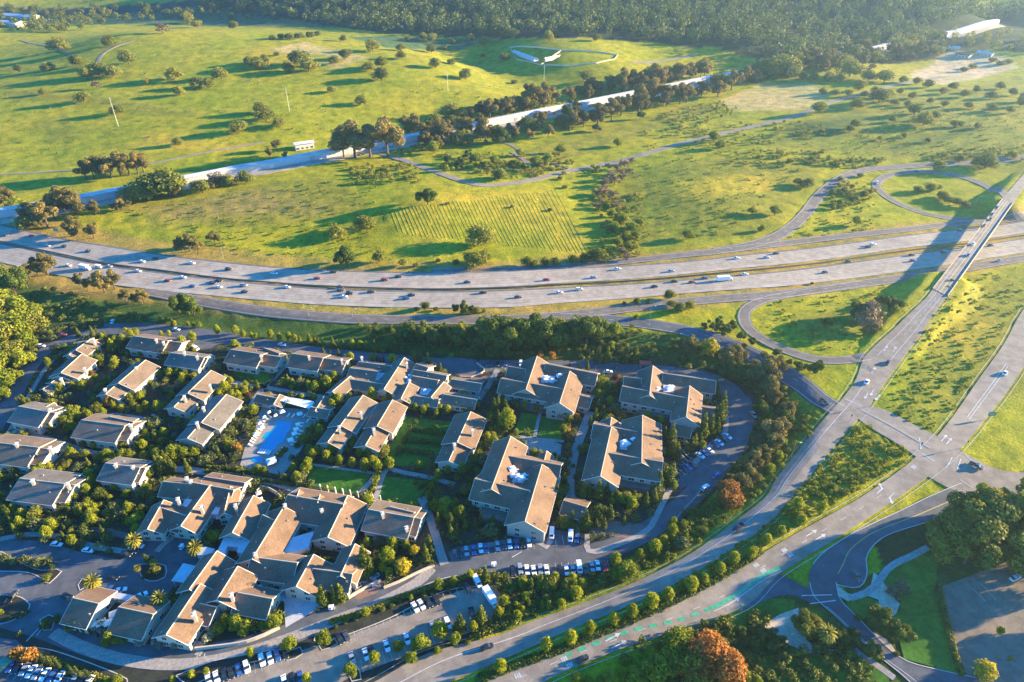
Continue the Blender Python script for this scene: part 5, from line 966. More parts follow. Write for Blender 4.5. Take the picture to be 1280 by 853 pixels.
trees('between the ramp and the boulevard', 'trees between the ramp and the boulevard', 'dark: 1019,469,20 1012,468,15 995,463,13 985,458,10 940,434,14 925,428,14 905,421,16 890,415,14 970,448,12 880,412,10 897,410,14 915,414,14 bush: 930,436,8 955,446,8 960,452,8 978,456,8 1005,462,9')
trees('on the verge below the lower road', 'trees on the verge below the lower road', '''street: 818,695,23 799,703,19 769,711,23 840,672,20 829,684,17 720,752,21 701,762,15 686,763,14 678,762,12 657,754,15 647,778,17 645,762,11 624,773,16 653,768,12 549,741,20 567,734,15 588,725,15 514,752,10 broad: 781,729,32 773,724,26 498,816,18 514,831,18 527,815,26 550,800,26 569,807,18 547,819,13 con: 664,741,18 676,736,19 653,739,15 607,730,22 602,782,24 576,793,28 622,773,18 red: 625,742,9 642,748,9 632,758,9 720,736,8 698,738,9 680,740,8 bush: 632,724,10 620,726,9 612,728,8 646,736,7 690,728,8 705,728,7 740,722,7 640,768,8 662,762,9 700,748,8 730,742,8 590,800,8 610,790,8 585,806,7''')
trees('on the planted median of the boulevard', 'young trees on the boulevard median', 'street: 625.5,844,19 683,816,18 713,807,18 737,794,17 766,782,16 789,774,19 813,763,21 834,753,18 863,741,19 880,730,12 899,719,15 916,707,17 938,700,14 957,684,16 975,673,15 1000,659,15 1025,645,18 995,640,17 941,696,12 bush: 1056,620,8 1040,612,7 1030,600,7 1050,600,7 1066,560,7 1080,580,6 1020,620,7 1070,600,6 1090,570,5')
trees('in the lower parking strip', 'trees in the lower parking strip', 'broad: 405,807,22 363,815,22 439,848,23 street: 315,824,17 469,831,18 458,773,16 384,854,13 259,844,10 241,849,12 217,854,10 bush: 432,780,6 445,776,6 478,764,7 490,760,7 500,754,7 420,786,6 530,748,8 540,744,7 405,794,7 560,740,6 575,735,6')
trees('below the hotel beside the lower road', 'trees below the hotel', '''broad: 284,783,20 297,790,24 309,793,22 275,794,18 290,776,16 303,780,18 344,787,23 330,788,14 273,681,22 266,676,16 188,666,18 202,670,17 195,662,14 silver: 258,805,13 220,813,13 235,808,12 201,812,11 264,799,12 177,810,14 194,807,11 172,800,10 con: 405,759,30 419,755,26 427,753,26 458,719,40 463,719,28 453,712,24 537,686,20 533,705,26 540,698,18 street: 486,709,28 487,723,15 492,689,20 460,686,16 508,688,16 479,716,14 gold: 504,719,23 518,695,15 brown: 475,686,18 bush: 478,690,8 500,702,8 512,706,8 470,702,8 524,708,8''')
trees('around the hotel forecourt', 'trees around the hotel forecourt', '''olive: 58,680,14 75,678,11 90,681,10 105,683,10 108,673,14 122,675,10 138,678,10 137.5,693,9 26,675,10 10,705,15 32,706,15 50,711,17 62,708,13 -4,700,14 20,707,12 42,709,12 66,713,9 palm: 172,694,38 248,703,36 122,746,36 204.7,767,34 174,718,13 194,711,13 198,720,12 dark: 190,720,12 186,706,14 74,780,10 58,787,9 broad: 89,790,13 139,807,21 155,805,14 148,807,14 136,856,12 148,856,14 2,770,10 30,772,9 orange: 24,826,16 41,827,15 31,829,10 cyp: 57,830,14 66,835,15 77,839,15 93,846,14 102,849,15 114,852,14 99,790,13 106,792,13 114,794,11 123,797,11 131,798,10 bush: 58,728,11 46,828,6 52,834,6 72,842,6 85,846,6 98,852,6 120,855,6 12,776,6 22,774,6 36,766,5 62,722,6 180,724,5''')
trees('in the park at the lower right', 'park trees at the lower right', '''big: 1180,702,62 1205,717,70 1235,692,78 1265,682,82 1225,662,64 1200,672,58 1265,727,58 1292,660,70 1188,684,50 1250,715,60 1290,700,70 brown: 1125,746,24 1115,750,18 dark: 1100,788,34 1122,808,30 1108,800,24 1066,804,20 1046,805,22 1088,822,19 963,798,12 950,800,12 975,806,12 940,790,12 925,795,14 910,800,14 938,810,12 905,815,14 880,785,10 892,790,10 960,815,10 990,820,10 big: 1345,735,60 1390,800,60 1350,680,80 1002,798,34 1008,792,26 palm: 1029,812,42 gold: 1227,853,28 street: 1248,794,12 1261,827,8 rust: 885,853,68 862,856,50
 broad: 847,827,46 838,838,40 862,856,50 830,845,36 820,855,40 721,856,17 735,858,14 762,857,20 750,858,15 795,857,24 822,818,20 808,828,17 781,834,13 825,834,22 930,856,20 920,850,24 945,858,16 850,800,12 778,853,14 bush: 1072,775,8 1120,820,7 1098,815,6''')
FILL = [('between the western villas', 'small garden trees between the western villas', '60,425 250,425 290,500 240,575 180,600 120,640 -10,650 -10,560 60,480', 150), ('around the pool villas and the spa', 'small garden trees around the pool villas', '290,480 430,460 600,490 600,590 480,600 300,610 240,560', 70),
        ('in the office gardens', 'small garden trees in the office gardens', '600,500 900,500 900,540 820,640 740,680 600,690 560,640', 90), ('west and south of the hotel', 'small garden trees round the hotel', '0,640 180,640 210,670 60,690 -10,690', 45), ('on the verge above the boulevard', 'small trees on the verge above the boulevard', '600,735 760,725 860,670 900,650 860,690 700,760 580,800', 22), ('close along the north side of the gallery', 'dense trees north of the gallery', '500,172 600,150 700,134 800,112 900,92 905,84 800,100 700,122 600,138 505,160', 42), ('close along the south side of the gallery', 'dense trees south of the gallery', '530,192 640,172 700,160 800,140 900,118 960,100 940,98 830,124 700,150 600,170 530,182', 46), ('on the wooded valley side at the upper right', 'woodland at the upper right', '940,105 1000,92 1100,84 1180,72 1180,60 1060,72 960,82 930,92', 40), ('on the left bank of the gallery', 'trees around the left stretch of the gallery', '20,285 120,265 250,238 330,220 320,228 240,246 140,268 60,290', 16)]
# hedges in line beside the park lawn etc.
def hedge(px, w, hh, label, n_, mat='leaf_shrub', z=1, size=.3):
    C = catmull(G(arr(px))[:, :2], 1.2); Zc = h(C[:, 0], C[:, 1]); V, k = leafcloud([(c[0], c[1], zz + hh * .5, w * .6, hh * .55) for c, zz in zip(C, Zc)], n_, size, 5, .6); o = quads_mesh('hedge', V, k, mat); COL.objects.link(o); tag(o, label, 'hedge')
hedge('1172,735 1180,770 1190,810 1200,842', 2.2, 1.8, 'clipped hedge between the park lawn and the car park', 3500)
hedge('290,470 330,482 345,468 350,460', 1.6, 1.4, 'low hedge round the lawn of the north villa', 1400)
for hp_, ht in (('512,538 540,541 556,543', 'upper'), ('505,550 530,553 550,556', 'middle'), ('498,564 524,567 543,570', 'lower')): hedge(hp_, 3.0, 2.0, ht + ' dark hedge row of the garden court right of the twin villas', 1500, 'leaf_dark')
hedge('258,590 300,597 350,605 385,609', 2.0, 1.6, 'long clipped hedge south of the pool', 3000)
hedge('258,584 290,588 340,596 372,601', 2.0, 1.5, 'second clipped hedge nearer the hot tub', 2600)
hedge('467,600 474,588 470,606 452,632', 1.6, 1.3, 'bright hedge between the two clipped lawns', 1000, 'leaf_street')
hedge('415,778 450,768 490,752 530,738 570,726 600,716', 2.2, 1.4, 'long planted hedge between the lower road and the parking', 4500, 'leaf_oak')
hedge('60,826 90,838 130,852', 3.0, 1.2, 'rough hedge above the lower left car row', 1800, 'leaf_oak')
hedge('600,848 650,830 700,812 750,791 800,770 850,747 900,721 950,690', 3.4, .9, 'low dark planting strip along the boulevard median', 9000, 'leaf_dark')
hedge('690,733 730,726 765,722', 2.2, 1.0, 'low hedge below the double row of parked cars', 1200, 'leaf_oak')
hedge('620,505 608,530 600,560 590,590', 4.0, 2.4, 'dark planting strip beside the path between villa and office', 4000, 'leaf_dark')
hedge('572,600 585,560 597,520', 3.0, 2.2, 'dark planting strip right of the dappled roofed villa', 2600, 'leaf_olive')
def foot(t):
    # the listed point is the lowest pixel of the crown; the trunk stands a little behind it
    kd, x, y, hp = t[:4]; sp = (SN + (y - CY) / FPX * CN) * .9; sp = min(.9, max(.1, sp)); cp = math.sqrt(1 - sp * sp); pr = K[kd][0]
    q = pr['W'] / pr['H']; return (x, y - hp * (.3 * q * sp / (cp + .8 * q * sp)))
def px_free(px, n_):
    poly = np.array(arr(px)); x0, y0 = poly.min(0); x1, y1 = poly.max(0); fr = np.random.default_rng(41); q = np.column_stack([fr.uniform(x0, x1, 4000), fr.uniform(y0, y1, 4000)]); q = q[inside(q, poly)][:n_ * 3]; w = G(q)[:, :2]; m = np.ones(len(q), bool)
    for r_ in ROADS: m &= ~inside(w, r_)
    keep = []
    for i in np.where(m)[0]:
        if all(abs(q[i][0] - q[j][0]) + abs(q[i][1] - q[j][1]) > 6 for j in keep): keep.append(i)
        if len(keep) >= n_: break
    return q[keep]
fr_ = random.Random(9)
for where, grp, px, n_ in FILL:
    for x, y in px_free(px, n_): TREES.append((fr_.choice(['street', 'street', 'con', 'olive', 'oak']), x, y, fr_.uniform(7, 14) * (1 + (y - 420) / 500), where, grp) if y > 330 else (fr_.choice(['euc', 'euc', 'oak']), x, y, fr_.uniform(9, 21), where, grp))
P_ = G([foot(t) for t in TREES])
from collections import Counter
cnt = Counter(); rr = random.Random(11)
for (kd, x, y, hp, where, group), p in zip(TREES, P_):
    d = p[1] * CN - (p[2] - CH) * SN; s = FPX / d; v = (y - CY) / FPX; ver = s * (CN - v * SN); ver = max(ver, s * .35)
    protos = K[kd]; pr = protos[cnt[kd] % len(protos)]; cnt[kd] += 1
    H_ = hp / ver
    # a crown seen from above also shows its depth
    H0 = pr['H']; sp = min(.9, max(.1, (SN + v * CN) * .9)); cp = math.sqrt(1 - sp * sp); k = max(.25, 1.12 * hp / (s * (H0 * cp + .8 * pr['W'] * sp)))
    if 'median' in where: k *= 1.22
    if kd == 'orange': k *= 1.3
    if kd == 'con' and x > 600: k *= 1.15
    if kd == 'palm': k = (1.0 if hp > 20 else .45)
    o = copy_tree(pr); wj = (1.0 if y > 330 else 1.2) + rr.uniform(-.12, .18); o.location = (p[0], p[1], p[2] - .05); o.rotation_euler.z = rr.uniform(0, 6.28); o.scale = (k * wj, k * wj, k); del o['H'], o['W']
    tag(o, WORDS[kd], 'bush' if kd == 'bush' else 'palm' if kd == 'palm' else 'tree', group, where)
# ------------------------------------------------------------------ what nobody could count: forest, undergrowth, scrub
def scatter(name, label, cat, pts, hs, rs, nq, size, mat, lobes_n=3, seed=3, zf=.55):
    r = np.random.default_rng(seed); Lb = []; 
    for (x, y, z), hh, w in zip(pts, hs, rs):
        for j in range(lobes_n):
            a = r.random() * 6.28; q = w * .45 * r.random(); Lb.append((x + q * math.cos(a), y + q * math.sin(a), z + hh * (zf + .25 * (r.random() - .5)), w * (.5 + .3 * r.random()), hh * .4))
    V, k = leafcloud(Lb, nq, size, seed, .75); o = quads_mesh(name, V, k, mat); COL.objects.link(o)
    o['kind'] = 'stuff'; o['label'] = label; o['category'] = cat; return o
rg = np.random.default_rng(5)
def px_pts(px, n_, excl=True):
    poly = np.array(arr(px)); x0, y0 = poly.min(0); x1, y1 = poly.max(0); out = []
    while len(out) < n_:
        q = np.column_stack([rg.uniform(x0, x1, n_ * 2), rg.uniform(y0, y1, n_ * 2)]); q = q[inside(q, poly)]; out += list(q)
    p = G(np.array(out[:n_]))
    if excl:
        m = np.zeros(len(p), bool)
        for r_ in ROADS:
            lo_, hi_ = r_.min(0), r_.max(0); b = (p[:, 0] > lo_[0] - 1) & (p[:, 0] < hi_[0] + 1) & (p[:, 1] > lo_[1] - 1) & (p[:, 1] < hi_[1] + 1) & ~m
            if b.any(): i = np.where(b)[0]; m[i] |= inside(p[i, :2], r_)
        p = p[~m]
    return p
# forest on the far hills, spread evenly over the ground
def world_pts(n_, a0, a1, d0, d1, poly=None):
    a = rg.uniform(R(a0), R(a1), n_); d = np.sqrt(rg.uniform(d0 ** 2, d1 ** 2, n_)); x, y = d * np.sin(a), d * np.cos(a)
    z = h(x, y); p = np.column_stack([x, y, z])
    if poly is not None: p = p[inside(p[:, :2], poly)]
    return p
fp = G(arr('1500,14 1400,16 1262,20 1175,34 1110,60 1000,78 940,76 905,58 800,49 700,45 600,43 480,40 380,26 280,12 255,4'))[:, :2]
wing = np.array([(1900.0, 3300.0), (-1500, 3300), (-900, 1900)]); fpoly = np.vstack([wing[::-1][::-1], fp[::-1]])
p = np.vstack([world_pts(13000, -46, 48, 900, 1750, fpoly), world_pts(5000, -60, 62, 1750, 3300, fpoly)]); hs = 7 + 17 * rg.random(len(p)) ** 1.5; scatter('forest', 'dense hazy forest covering the far hillside', 'forest', p, hs, 2 + hs * .33, len(p) * 55, 1.15, 'leaf_forest', 3, 5)
p = px_pts('-60,14 120,10 300,10 360,18 330,27 230,24 140,30 90,42 40,40 -60,36', 170); hs = rg.uniform(9, 18, len(p)); scatter('far_wood', 'belt of trees behind the left hill crest', 'wood', p, hs, hs * .5, len(p) * 130, 1.0, 'leaf_oak', 5, 6)
p = px_pts('1000,60 1100,40 1280,44 1500,40 1500,75 1280,66 1150,66 1120,80 1010,90', 150, False); hs = rg.uniform(8, 16, len(p)); scatter('far_wood', 'loose woodland around the far end of the gallery', 'wood', p, hs, hs * .5, len(p) * 120, .9, 'leaf_oak', 5, 7)
P1 = [px_pts(a, n_) for a, n_ in [('560,190 700,195 760,215 640,225 545,212', 220), ('430,205 520,205 530,228 440,232', 110), ('780,165 1000,150 1060,170 900,185', 130), ('930,185 1040,190 1010,215 900,205', 80), ('740,240 800,240 800,330 750,325', 120), ('1150,190 1280,180 1280,205 1160,205', 80), ('820,145 900,125 930,140 850,165', 90), ('1000,195 1110,200 1090,212 1010,206', 70), ('620,140 700,128 760,120 750,132 640,156', 60), ('1040,225 1095,235 1085,262 1040,262', 70)]]
p = np.vstack(P1); hs = rg.uniform(1.2, 3.4, len(p)); scatter('scrub', 'dark scrub clumps along the valley floor', 'scrub', p, hs, hs * .9, len(p) * 60, .45, 'leaf_oak', 3, 8)
P1 = [px_pts(a, n_) for a, n_ in [('470,405 800,408 860,420 900,470 700,446 480,438', 420), ('860,430 960,460 1000,510 950,600 860,670 800,700 850,640 930,570 950,500 900,460', 260), ('640,770 760,720 860,672 860,690 760,735 560,815', 120), ('600,720 760,728 700,752 640,775 600,790', 260), ('780,800 960,765 1100,800 1100,860 760,870', 330), ('0,380 60,360 200,400 60,420 0,500 -60,500', 300), ('430,195 470,180 560,165 640,170 600,185 480,200', 60)]]
p = np.vstack(P1); hs = rg.uniform(1.0, 3.2, len(p)); scatter('undergrowth', 'mixed undergrowth on the banks around the campus', 'undergrowth', p, hs, hs * .8, len(p) * 70, .34, 'leaf_shrub', 3, 9)
p = px_pts('-40,470 60,415 400,440 560,450 830,460 900,475 905,545 830,620 800,670 700,680 560,700 420,760 250,815 60,800 -40,780', 4600); hs = .7 + 4.3 * rg.random(len(p)) ** 2.2; scatter('campus_shrubbery', 'dense garden shrubbery between the campus buildings', 'shrubbery', p, hs, .8 + hs * .45, len(p) * 50, .27, 'leaf_shrub', 2, 10)
P1 = [px_pts(a, n_) for a, n_ in [('1080,525 1145,572 1060,620 950,690 760,785 870,715 980,620', 420), ('970,600 1000,560 1030,520 1000,500 960,560 860,670 700,760 860,690', 200)]]
p = np.vstack(P1); hs = rg.uniform(.6, 1.8, len(p)); scatter('verge_tussocks', 'green tussocks on the boulevard verges', 'tussocks', p, hs, hs * 1.0, len(p) * 50, .26, 'leaf_broad', 2, 12)
P1 = [px_pts(a, n_) for a, n_ in [('0,60 300,100 700,110 500,160 300,200 0,210', 260), ('800,180 1100,160 1280,200 1000,215 900,300 790,300', 420), ('150,260 470,220 470,320 300,320', 300), ('1100,120 1280,140 1280,190 1060,180', 200), ('1190,350 1280,330 1280,380 1170,545 1095,515', 260), ('960,380 1140,350 1080,440 960,430', 100), ('1030,240 1090,250 1110,290 990,296', 80)]]
p = np.vstack(P1); hs = rg.uniform(.4, 1.3, len(p)); scatter('meadow_tussocks', 'scattered low tussocks over the meadows', 'tussocks', p, hs, hs * 1.3, len(p) * 26, .35, 'leaf_broad', 2, 13)
# crop rows of the sunny field
m = MB()
for k in range(46):
    f = k / 45; j1, j2 = rg.uniform(-2, 2), rg.uniform(-2, 2); a, b = (488 + 205 * f, 262 - 24 * f + j1), (500 + 236 * f + j2, 292 + 26 * f + j2); C = catmull(G([a, b])[:, :2], 4); C = C[0] + (C[-1] - C[0]) * np.linspace(0, 1, 14)[:, None]; N_ = normals(C); Zc = h(C[:, 0], C[:, 1])
    for i in range(13):
        if rg.random() < .03: continue
        for (o0, z0), (o1, z1) in (((-.8, -.06), (0, .10)), ((0, .10), (.8, -.06))): m.quad((*(C[i] + N_[i] * o0), Zc[i] + z0), (*(C[i + 1] + N_[i + 1] * o0), Zc[i + 1] + z0), (*(C[i + 1] + N_[i + 1] * o1), Zc[i + 1] + z1), (*(C[i] + N_[i] * o1), Zc[i] + z1))
grass('crop', (0.20, 0.21, 0.016)); o = m.build('crop_rows', 'crop'); o['kind'] = 'stuff'; o['label'] = 'parallel yellow green crop rows in the sunny field'; o['category'] = 'crop'
# ------------------------------------------------------------------ vehicles
def loft(sections, mat, name, parent):
    """sections: (x, half width, z0, z1); closed hull with bevelled upper edges"""
    V, Fc = [], []
    for x, w, z0, z1 in sections:
        zz = z0 + (z1 - z0) * .72; V += [(x, -w * .92, z0), (x, -w, z0 + .12), (x, -w, zz), (x, -w * .88, z1), (x, w * .88, z1), (x, w, zz), (x, w, z0 + .12), (x, w * .92, z0)]
    n_ = len(sections)
    for i in range(n_ - 1):
        for j in range(8): Fc.append((i * 8 + j, (i + 1) * 8 + j, (i + 1) * 8 + (j + 1) % 8, i * 8 + (j + 1) % 8))
    Fc += [tuple(range(8))[::-1], tuple((n_ - 1) * 8 + j for j in range(8))]
    V = [tuple(v) for v in V]; o = me_obj(name, V, Fc, mat, parent, False)
    bm = bmesh.new(); bm.from_mesh(o.data); bmesh.ops.recalc_face_normals(bm, faces=bm.faces); bm.to_mesh(o.data); bm.free(); return o
def cabin(x0, x1, x2, x3, w, zb, zt, body_mat, root, nm='window'):
    """greenhouse: glass sides with a painted roof"""
    m = MB(); wb, wt = w * .93, w * .76; B_ = [(x0, -wb, zb), (x3, -wb, zb), (x3, wb, zb), (x0, wb, zb)]; T_ = [(x1, -wt, zt), (x2, -wt, zt), (x2, wt, zt), (x1, wt, zt)]
    for i in range(4): m.quad(B_[i], B_[(i + 1) % 4], T_[(i + 1) % 4], T_[i])
    m.build(nm, 'glass_dark', root, False)
    m = MB(); m.box((x1 + x2) / 2, 0, zt + .03, x2 - x1 + .1, wt * 2 + .06, .07); m.build('roof_panel', body_mat, root, False)
def wheels(root, xs, w, r):
    for x in xs:
        for s in (-1, 1): m = MB(); m.tube((x, s * (w - .22), r), (x, s * (w + .01), r), r, r, 12); o = m.build('wheel', 'tyre', root, False); m = MB(); m.tube((x, s * (w - .1), r), (x, s * (w + .03), r), r * .55, r * .5, 8); m.build('rim', 'metal_grey', o, False)
def lights(root, xf, xr, w, z):
    for s in (-1, 1):
        m = MB(); m.box(xf, s * w * .68, z, .12, .4, .16); m.build('headlight', 'metal_white', root, False); m = MB(); m.box(xr, s * w * .68, z + .1, .1, .35, .18); m.build('tail_light', 'red_awning', root, False)
def car_proto(kind, colr_):
    pm = 'paint_' + colr_; root = empty({'sedan': 'parked_car', 'suv': 'parked_car', 'van': 'van', 'pickup': 'pickup_truck', 'truck': 'box_truck', 'bus': 'bus', 'cart': 'golf_cart'}[kind], (0, 0, 0), 0, False); w = .92
    if kind == 'sedan':
        loft([(-2.35, .78, .35, .8), (-2.2, .88, .3, .98), (-1.2, w, .28, 1.0), (.9, w, .28, .98), (1.9, .88, .3, .86), (2.3, .74, .38, .72)], pm, 'body', root); cabin(-1.75, -1.0, .25, 1.05, w, .95, 1.45, pm, root); wheels(root, (-1.4, 1.4), w, .33); lights(root, 2.25, -2.33, w, .65)
    elif kind == 'suv':
        w = .98; loft([(-2.35, .85, .45, 1.1), (-2.25, .95, .38, 1.18), (-1.0, w, .36, 1.18), (1.0, w, .36, 1.15), (1.95, .93, .4, 1.05), (2.35, .8, .48, .9)], pm, 'body', root); cabin(-2.2, -1.95, .35, 1.1, w, 1.14, 1.75, pm, root); wheels(root, (-1.45, 1.45), w, .38); lights(root, 2.3, -2.36, w, .85)
    elif kind == 'van':
        w = 1.02; loft([(-2.7, .95, .4, 2.0), (-2.6, w, .36, 2.15), (.9, w, .36, 2.15), (1.5, w, .36, 1.9), (2.0, .96, .38, 1.2), (2.6, .85, .45, 1.0)], pm, 'body', root); m = MB(); m.quad((1.53, -.85, 1.9), (2.02, -.8, 1.24), (2.02, .8, 1.24), (1.53, .85, 1.9)); 
        for s in (-1, 1): m.quad((.2, s * 1.03, 1.25), (1.7, s * 1.0, 1.25), (1.3, s * 1.0, 1.8), (.2, s * 1.03, 1.8)); m.quad((-2.3, s * 1.03, 1.25), (-.1, s * 1.03, 1.25), (-.1, s * 1.03, 1.8), (-2.3, s * 1.03, 1.8))
        m.build('window', 'glass_dark', root, False); wheels(root, (-1.7, 1.7), w, .36); lights(root, 2.55, -2.72, w, .8)
    elif kind == 'pickup':
        w = 1.0; loft([(-.6, w, .4, 1.15), (1.2, w, .4, 1.12), (2.3, .95, .42, 1.02), (2.75, .82, .5, .9)], pm, 'body', root); cabin(-.55, -.35, .7, 1.35, w, 1.1, 1.75, pm, root); m = MB()
        for y in (-.93, .93): m.box(-1.75, y, .82, 2.3, .12, .6)
        m.box(-2.85, 0, .82, .12, 1.9, .6); m.box(-1.75, 0, .55, 2.3, 1.8, .12); m.build('cargo_bed', pm, root, False); wheels(root, (-1.8, 1.75), w, .4); lights(root, 2.7, -2.93, w, .8)
    elif kind in ('truck', 'bus'):
        w = 1.2; Lg = 6.5 if kind == 'truck' else 8.5
        m = MB(); m.box(-.8, 0, 2.0, Lg, 2.5, 2.6); m.build('cargo_box', 'metal_white' if kind == 'truck' else pm, root, False)
        x = -.8 + Lg / 2; loft([(x + .05, 1.1, .5, 2.4), (x + 1.0, 1.1, .5, 2.3), (x + 1.5, 1.05, .5, 1.5), (x + 2.0, .95, .5, 1.2)], pm, 'cab', root); m = MB(); m.quad((x + 1.03, -.95, 2.2), (x + 1.53, -.9, 1.52), (x + 1.53, .9, 1.52), (x + 1.03, .95, 2.2)); m.build('windshield', 'glass_dark', root, False); wheels(root, (-.8 - Lg * .33, x + .9), 1.15, .48)
    elif kind == 'cart':
        loft([(-1.1, .55, .3, .9), (-.5, .6, .25, .75), (.5, .6, .25, .5), (1.1, .5, .3, .75)], pm, 'body', root); m = MB(); m.box(0, 0, 1.85, 1.9, 1.25, .08); m.build('roof_panel', 'metal_white', root, False); m = MB()
        for x in (-.8, .75):
            for y in (-.5, .5): m.tube((x, y, .6), (x, y, 1.85), .03, .03, 4)
        m.box(-.3, 0, .85, .5, 1.0, .3); m.build('frame', 'metal_grey', root, False); wheels(root, (-.75, .75), .6, .22)
    return root
PROTO = {}
KW = dict(sedan='car', suv='tall car', van='van', pickup='pickup truck', truck='box truck', bus='long bus', cart='golf cart'); CWD = dict(w=('white', 'white'), s=('silver', 'silver'), d=('black', 'black'), g=('grey', 'dark grey'), b=('blue', 'blue'), r=('red', 'red'), n=('green', 'dark green'))
VEH = []
def vehicles(where, group, s, head, zfix=None):
    """items 'x,y,colour[kind]'; head = (dx, dy) in photo pixels along the lane, or a dict by item"""
    for w in s.split():
        x, y, c = w.split(',')[:3]; kd = {'': 'sedan', 'u': 'suv', 'v': 'van', 'p': 'pickup', 't': 'truck', 'x': 'bus', 'c': 'cart'}[c[1:]]; hd = w.split(',')[3:]; VEH.append((float(x), float(y), c[0], kd, where, group, (float(hd[0]), float(hd[1])) if hd else head, zfix))
def along_curve(C):
    def f(p):
        i = int(np.argmin(((C - p) ** 2).sum(1))); i = min(max(i, 1), len(C) - 2); t = C[i + 1] - C[i - 1]; return math.atan2(t[1], t[0])
    return f
vehicles('on the far freeway carriageway', 'cars on the far freeway carriageway', '7,295,d 40,296,r 60,308,s 81,309,d 111,315,d 178,328,w 195,324,d 240,330,w 286,338,du 343,343,w 397,349,r 417,341,d 481,351,ru 498,347,d 584,354,g 683,351,r 742,348,s 772,337.5,w 839,340,s 921,324,w 958,323,s 970,318,d 1091,307,wu 1085,310,d 1199,288.5,g', along_curve(cU))
vehicles('on the near freeway carriageway', 'cars on the near freeway carriageway', '86,333,w 107,337,wt 124,335,wv 137,334,s 173,340,w 229,348,w 210,352,r 241,359,b 266,355,d 274,352,d 274,360,w 305,358,su 306,366,d 359,360,w 426,364,g 425,360,d 437,368,du 430,372,w 464,366,d 514.5,370,d 508,374,b 604,367,d 647.6,372.6,g 699,367,w 724,363,wu 818,359.5,d 843,353,d 865,354,r 881,349,g 905,351,wx 931,344,w 1031,341.6,g 1060,328,g 1139.5,320,d 1140.6,327,b 1179,316,d 1238,308,d', along_curve(cL))
vehicles('on the ramp at the right edge', 'cars on the ramps', '1249,327,s', (-5, 1)); vehicles('on the northern loop ramp', 'cars on the ramps', '1096,229.7,wu,1,6 1146,215,d,5,-.5', (1, 1)); vehicles('on the dark exit ramp', 'cars on the ramps', '889,418,b 1031,504,gp', (6, 3))
vehicles('on the overpass', 'cars on the overpass', '1216,306,w 1210,320,b', (-6, 10), 12.4); vehicles('near the top of the overpass', 'cars on the overpass', '1246,260.6,d 1240,269,d 1238,275,d 1230,283,r', (-6, 10), 12.4)
vehicles('on the boulevard above the crossroads', 'cars on the boulevard', '1109,455,d 1083,479,w', (-6, 9)); vehicles('on the right hand boulevard', 'cars on the boulevard', '1255.6,468,w 1220,584,gp,4,2', (-6, 9)); vehicles('on the lower boulevard', 'cars on the boulevard', '922,661,dp,-7,5 609,810,d,8,-3 728,825,d,8,-4', (8, -4)); vehicles('in the park turnout', 'park cars', '1071,722,n', (3, 5)); vehicles('in the lower right car park', 'park cars', '1268,724,w,8,-4 1277,718,s,8,-4', (8, -4))
vehicles('on the west and north drives', 'cars along the campus drives', '52,434,wu,9,0 141,403,w,2,-5 79,420,r,8,-1 221,413,w,8,1 244.5,437,wv,4,2 353,432,w,8,1', (8, 1)); vehicles('on the lower road', 'golf carts', '617.5,708,wc 415,762,wc', (8, -1))
vehicles('in the bays below the big office', 'cars in the bays below the big office', '574,691.6,d 583,690.5,s 592,689,b 601,687,w 607.5,687,b 622,684,s 630,682.5,g 637,681.7,w 645,681,b 653,680.3,d 661,680,w', (1.2, 8)); vehicles('in the bays beside the gate pavilion', 'vans beside the gate pavilion', '689.5,669,wv 713,672.5,wv 721,674,b 728,675.5,d', (-.5, 8))
vehicles('in the row below the lower road', 'cars in the row below the lower road', '641,715,d 650,713,su 658.6,714,w 667,714.7,w 675,713,s 683,714,w 700,714,d 708,714.7,w 716,714,s 724,711.5,wv 732.5,712,n 740,710,s 747,708.5,w 756,709.5,r', (1.5, 8))
vehicles('in the kerbside bays of the curved road', 'cars in the kerbside bays', '847,595,d 851,592,g 855,588.6,d 859,585.3,b 865,582,r 875,571,w 880,567.5,b 886.5,564.5,w 894,557,b 899,555,w 904,549.5,d 909,547,w', (7, 4.5)); vehicles('on the outer side of the curved road', 'cars on the outer side of the curved road', '881,611,wu,6,-5 895,596,b,6,-5 942,520,s,3,4', (6, -5))
vehicles('in the upper parking strip', 'cars in the upper parking strip', '632,456,b 622,456,d 651,456,wu 772,459,d 760,466,w,7,0 610,456,g', (0, 6))
vehicles('in the upper row of the lower car park', 'cars in the lower car park', '519,760.7,w 526.8,757.4,w 536,754.8,d 546,752,d 425,800,d 433,797,g 596.5,729,wv 585,737,d', (4, 7)); vehicles('in the lower row of the lower car park', 'cars in the lower car park', '559.6,781,wu 541,785,s 591,770,dp 509,800,w 483.6,809,w 457.6,819.5,w 440,824,s 465,815.5,d', (2.6, 8)); vehicles('at the end of the lower car park', 'lorries in the lower car park', '613,750,wt', (4, 6))
vehicles('in the left row of the lower car park', 'cars in the lower left rows', '328,827,wu 338,824.5,w 347,821,b 357,818,d 309,835.6,wu 299,838.5,b 289,843,d 281,845,d 271,848,w 261,850.5,w', (2, 8)); vehicles('in the bottom row of the lower car park', 'cars in the lower left rows', '356,853,w 366,850,d 376,848,b', (2, 8))
vehicles('in the car row at the lower left corner', 'cars in the lower left corner row', '16,834,b 23.5,836,d 32,838.5,s 40,841,w 48,843,s 57,845,w 66,847,b 75,849,w 94,852,s 103,853,d 112,854,w', (-5, 7))
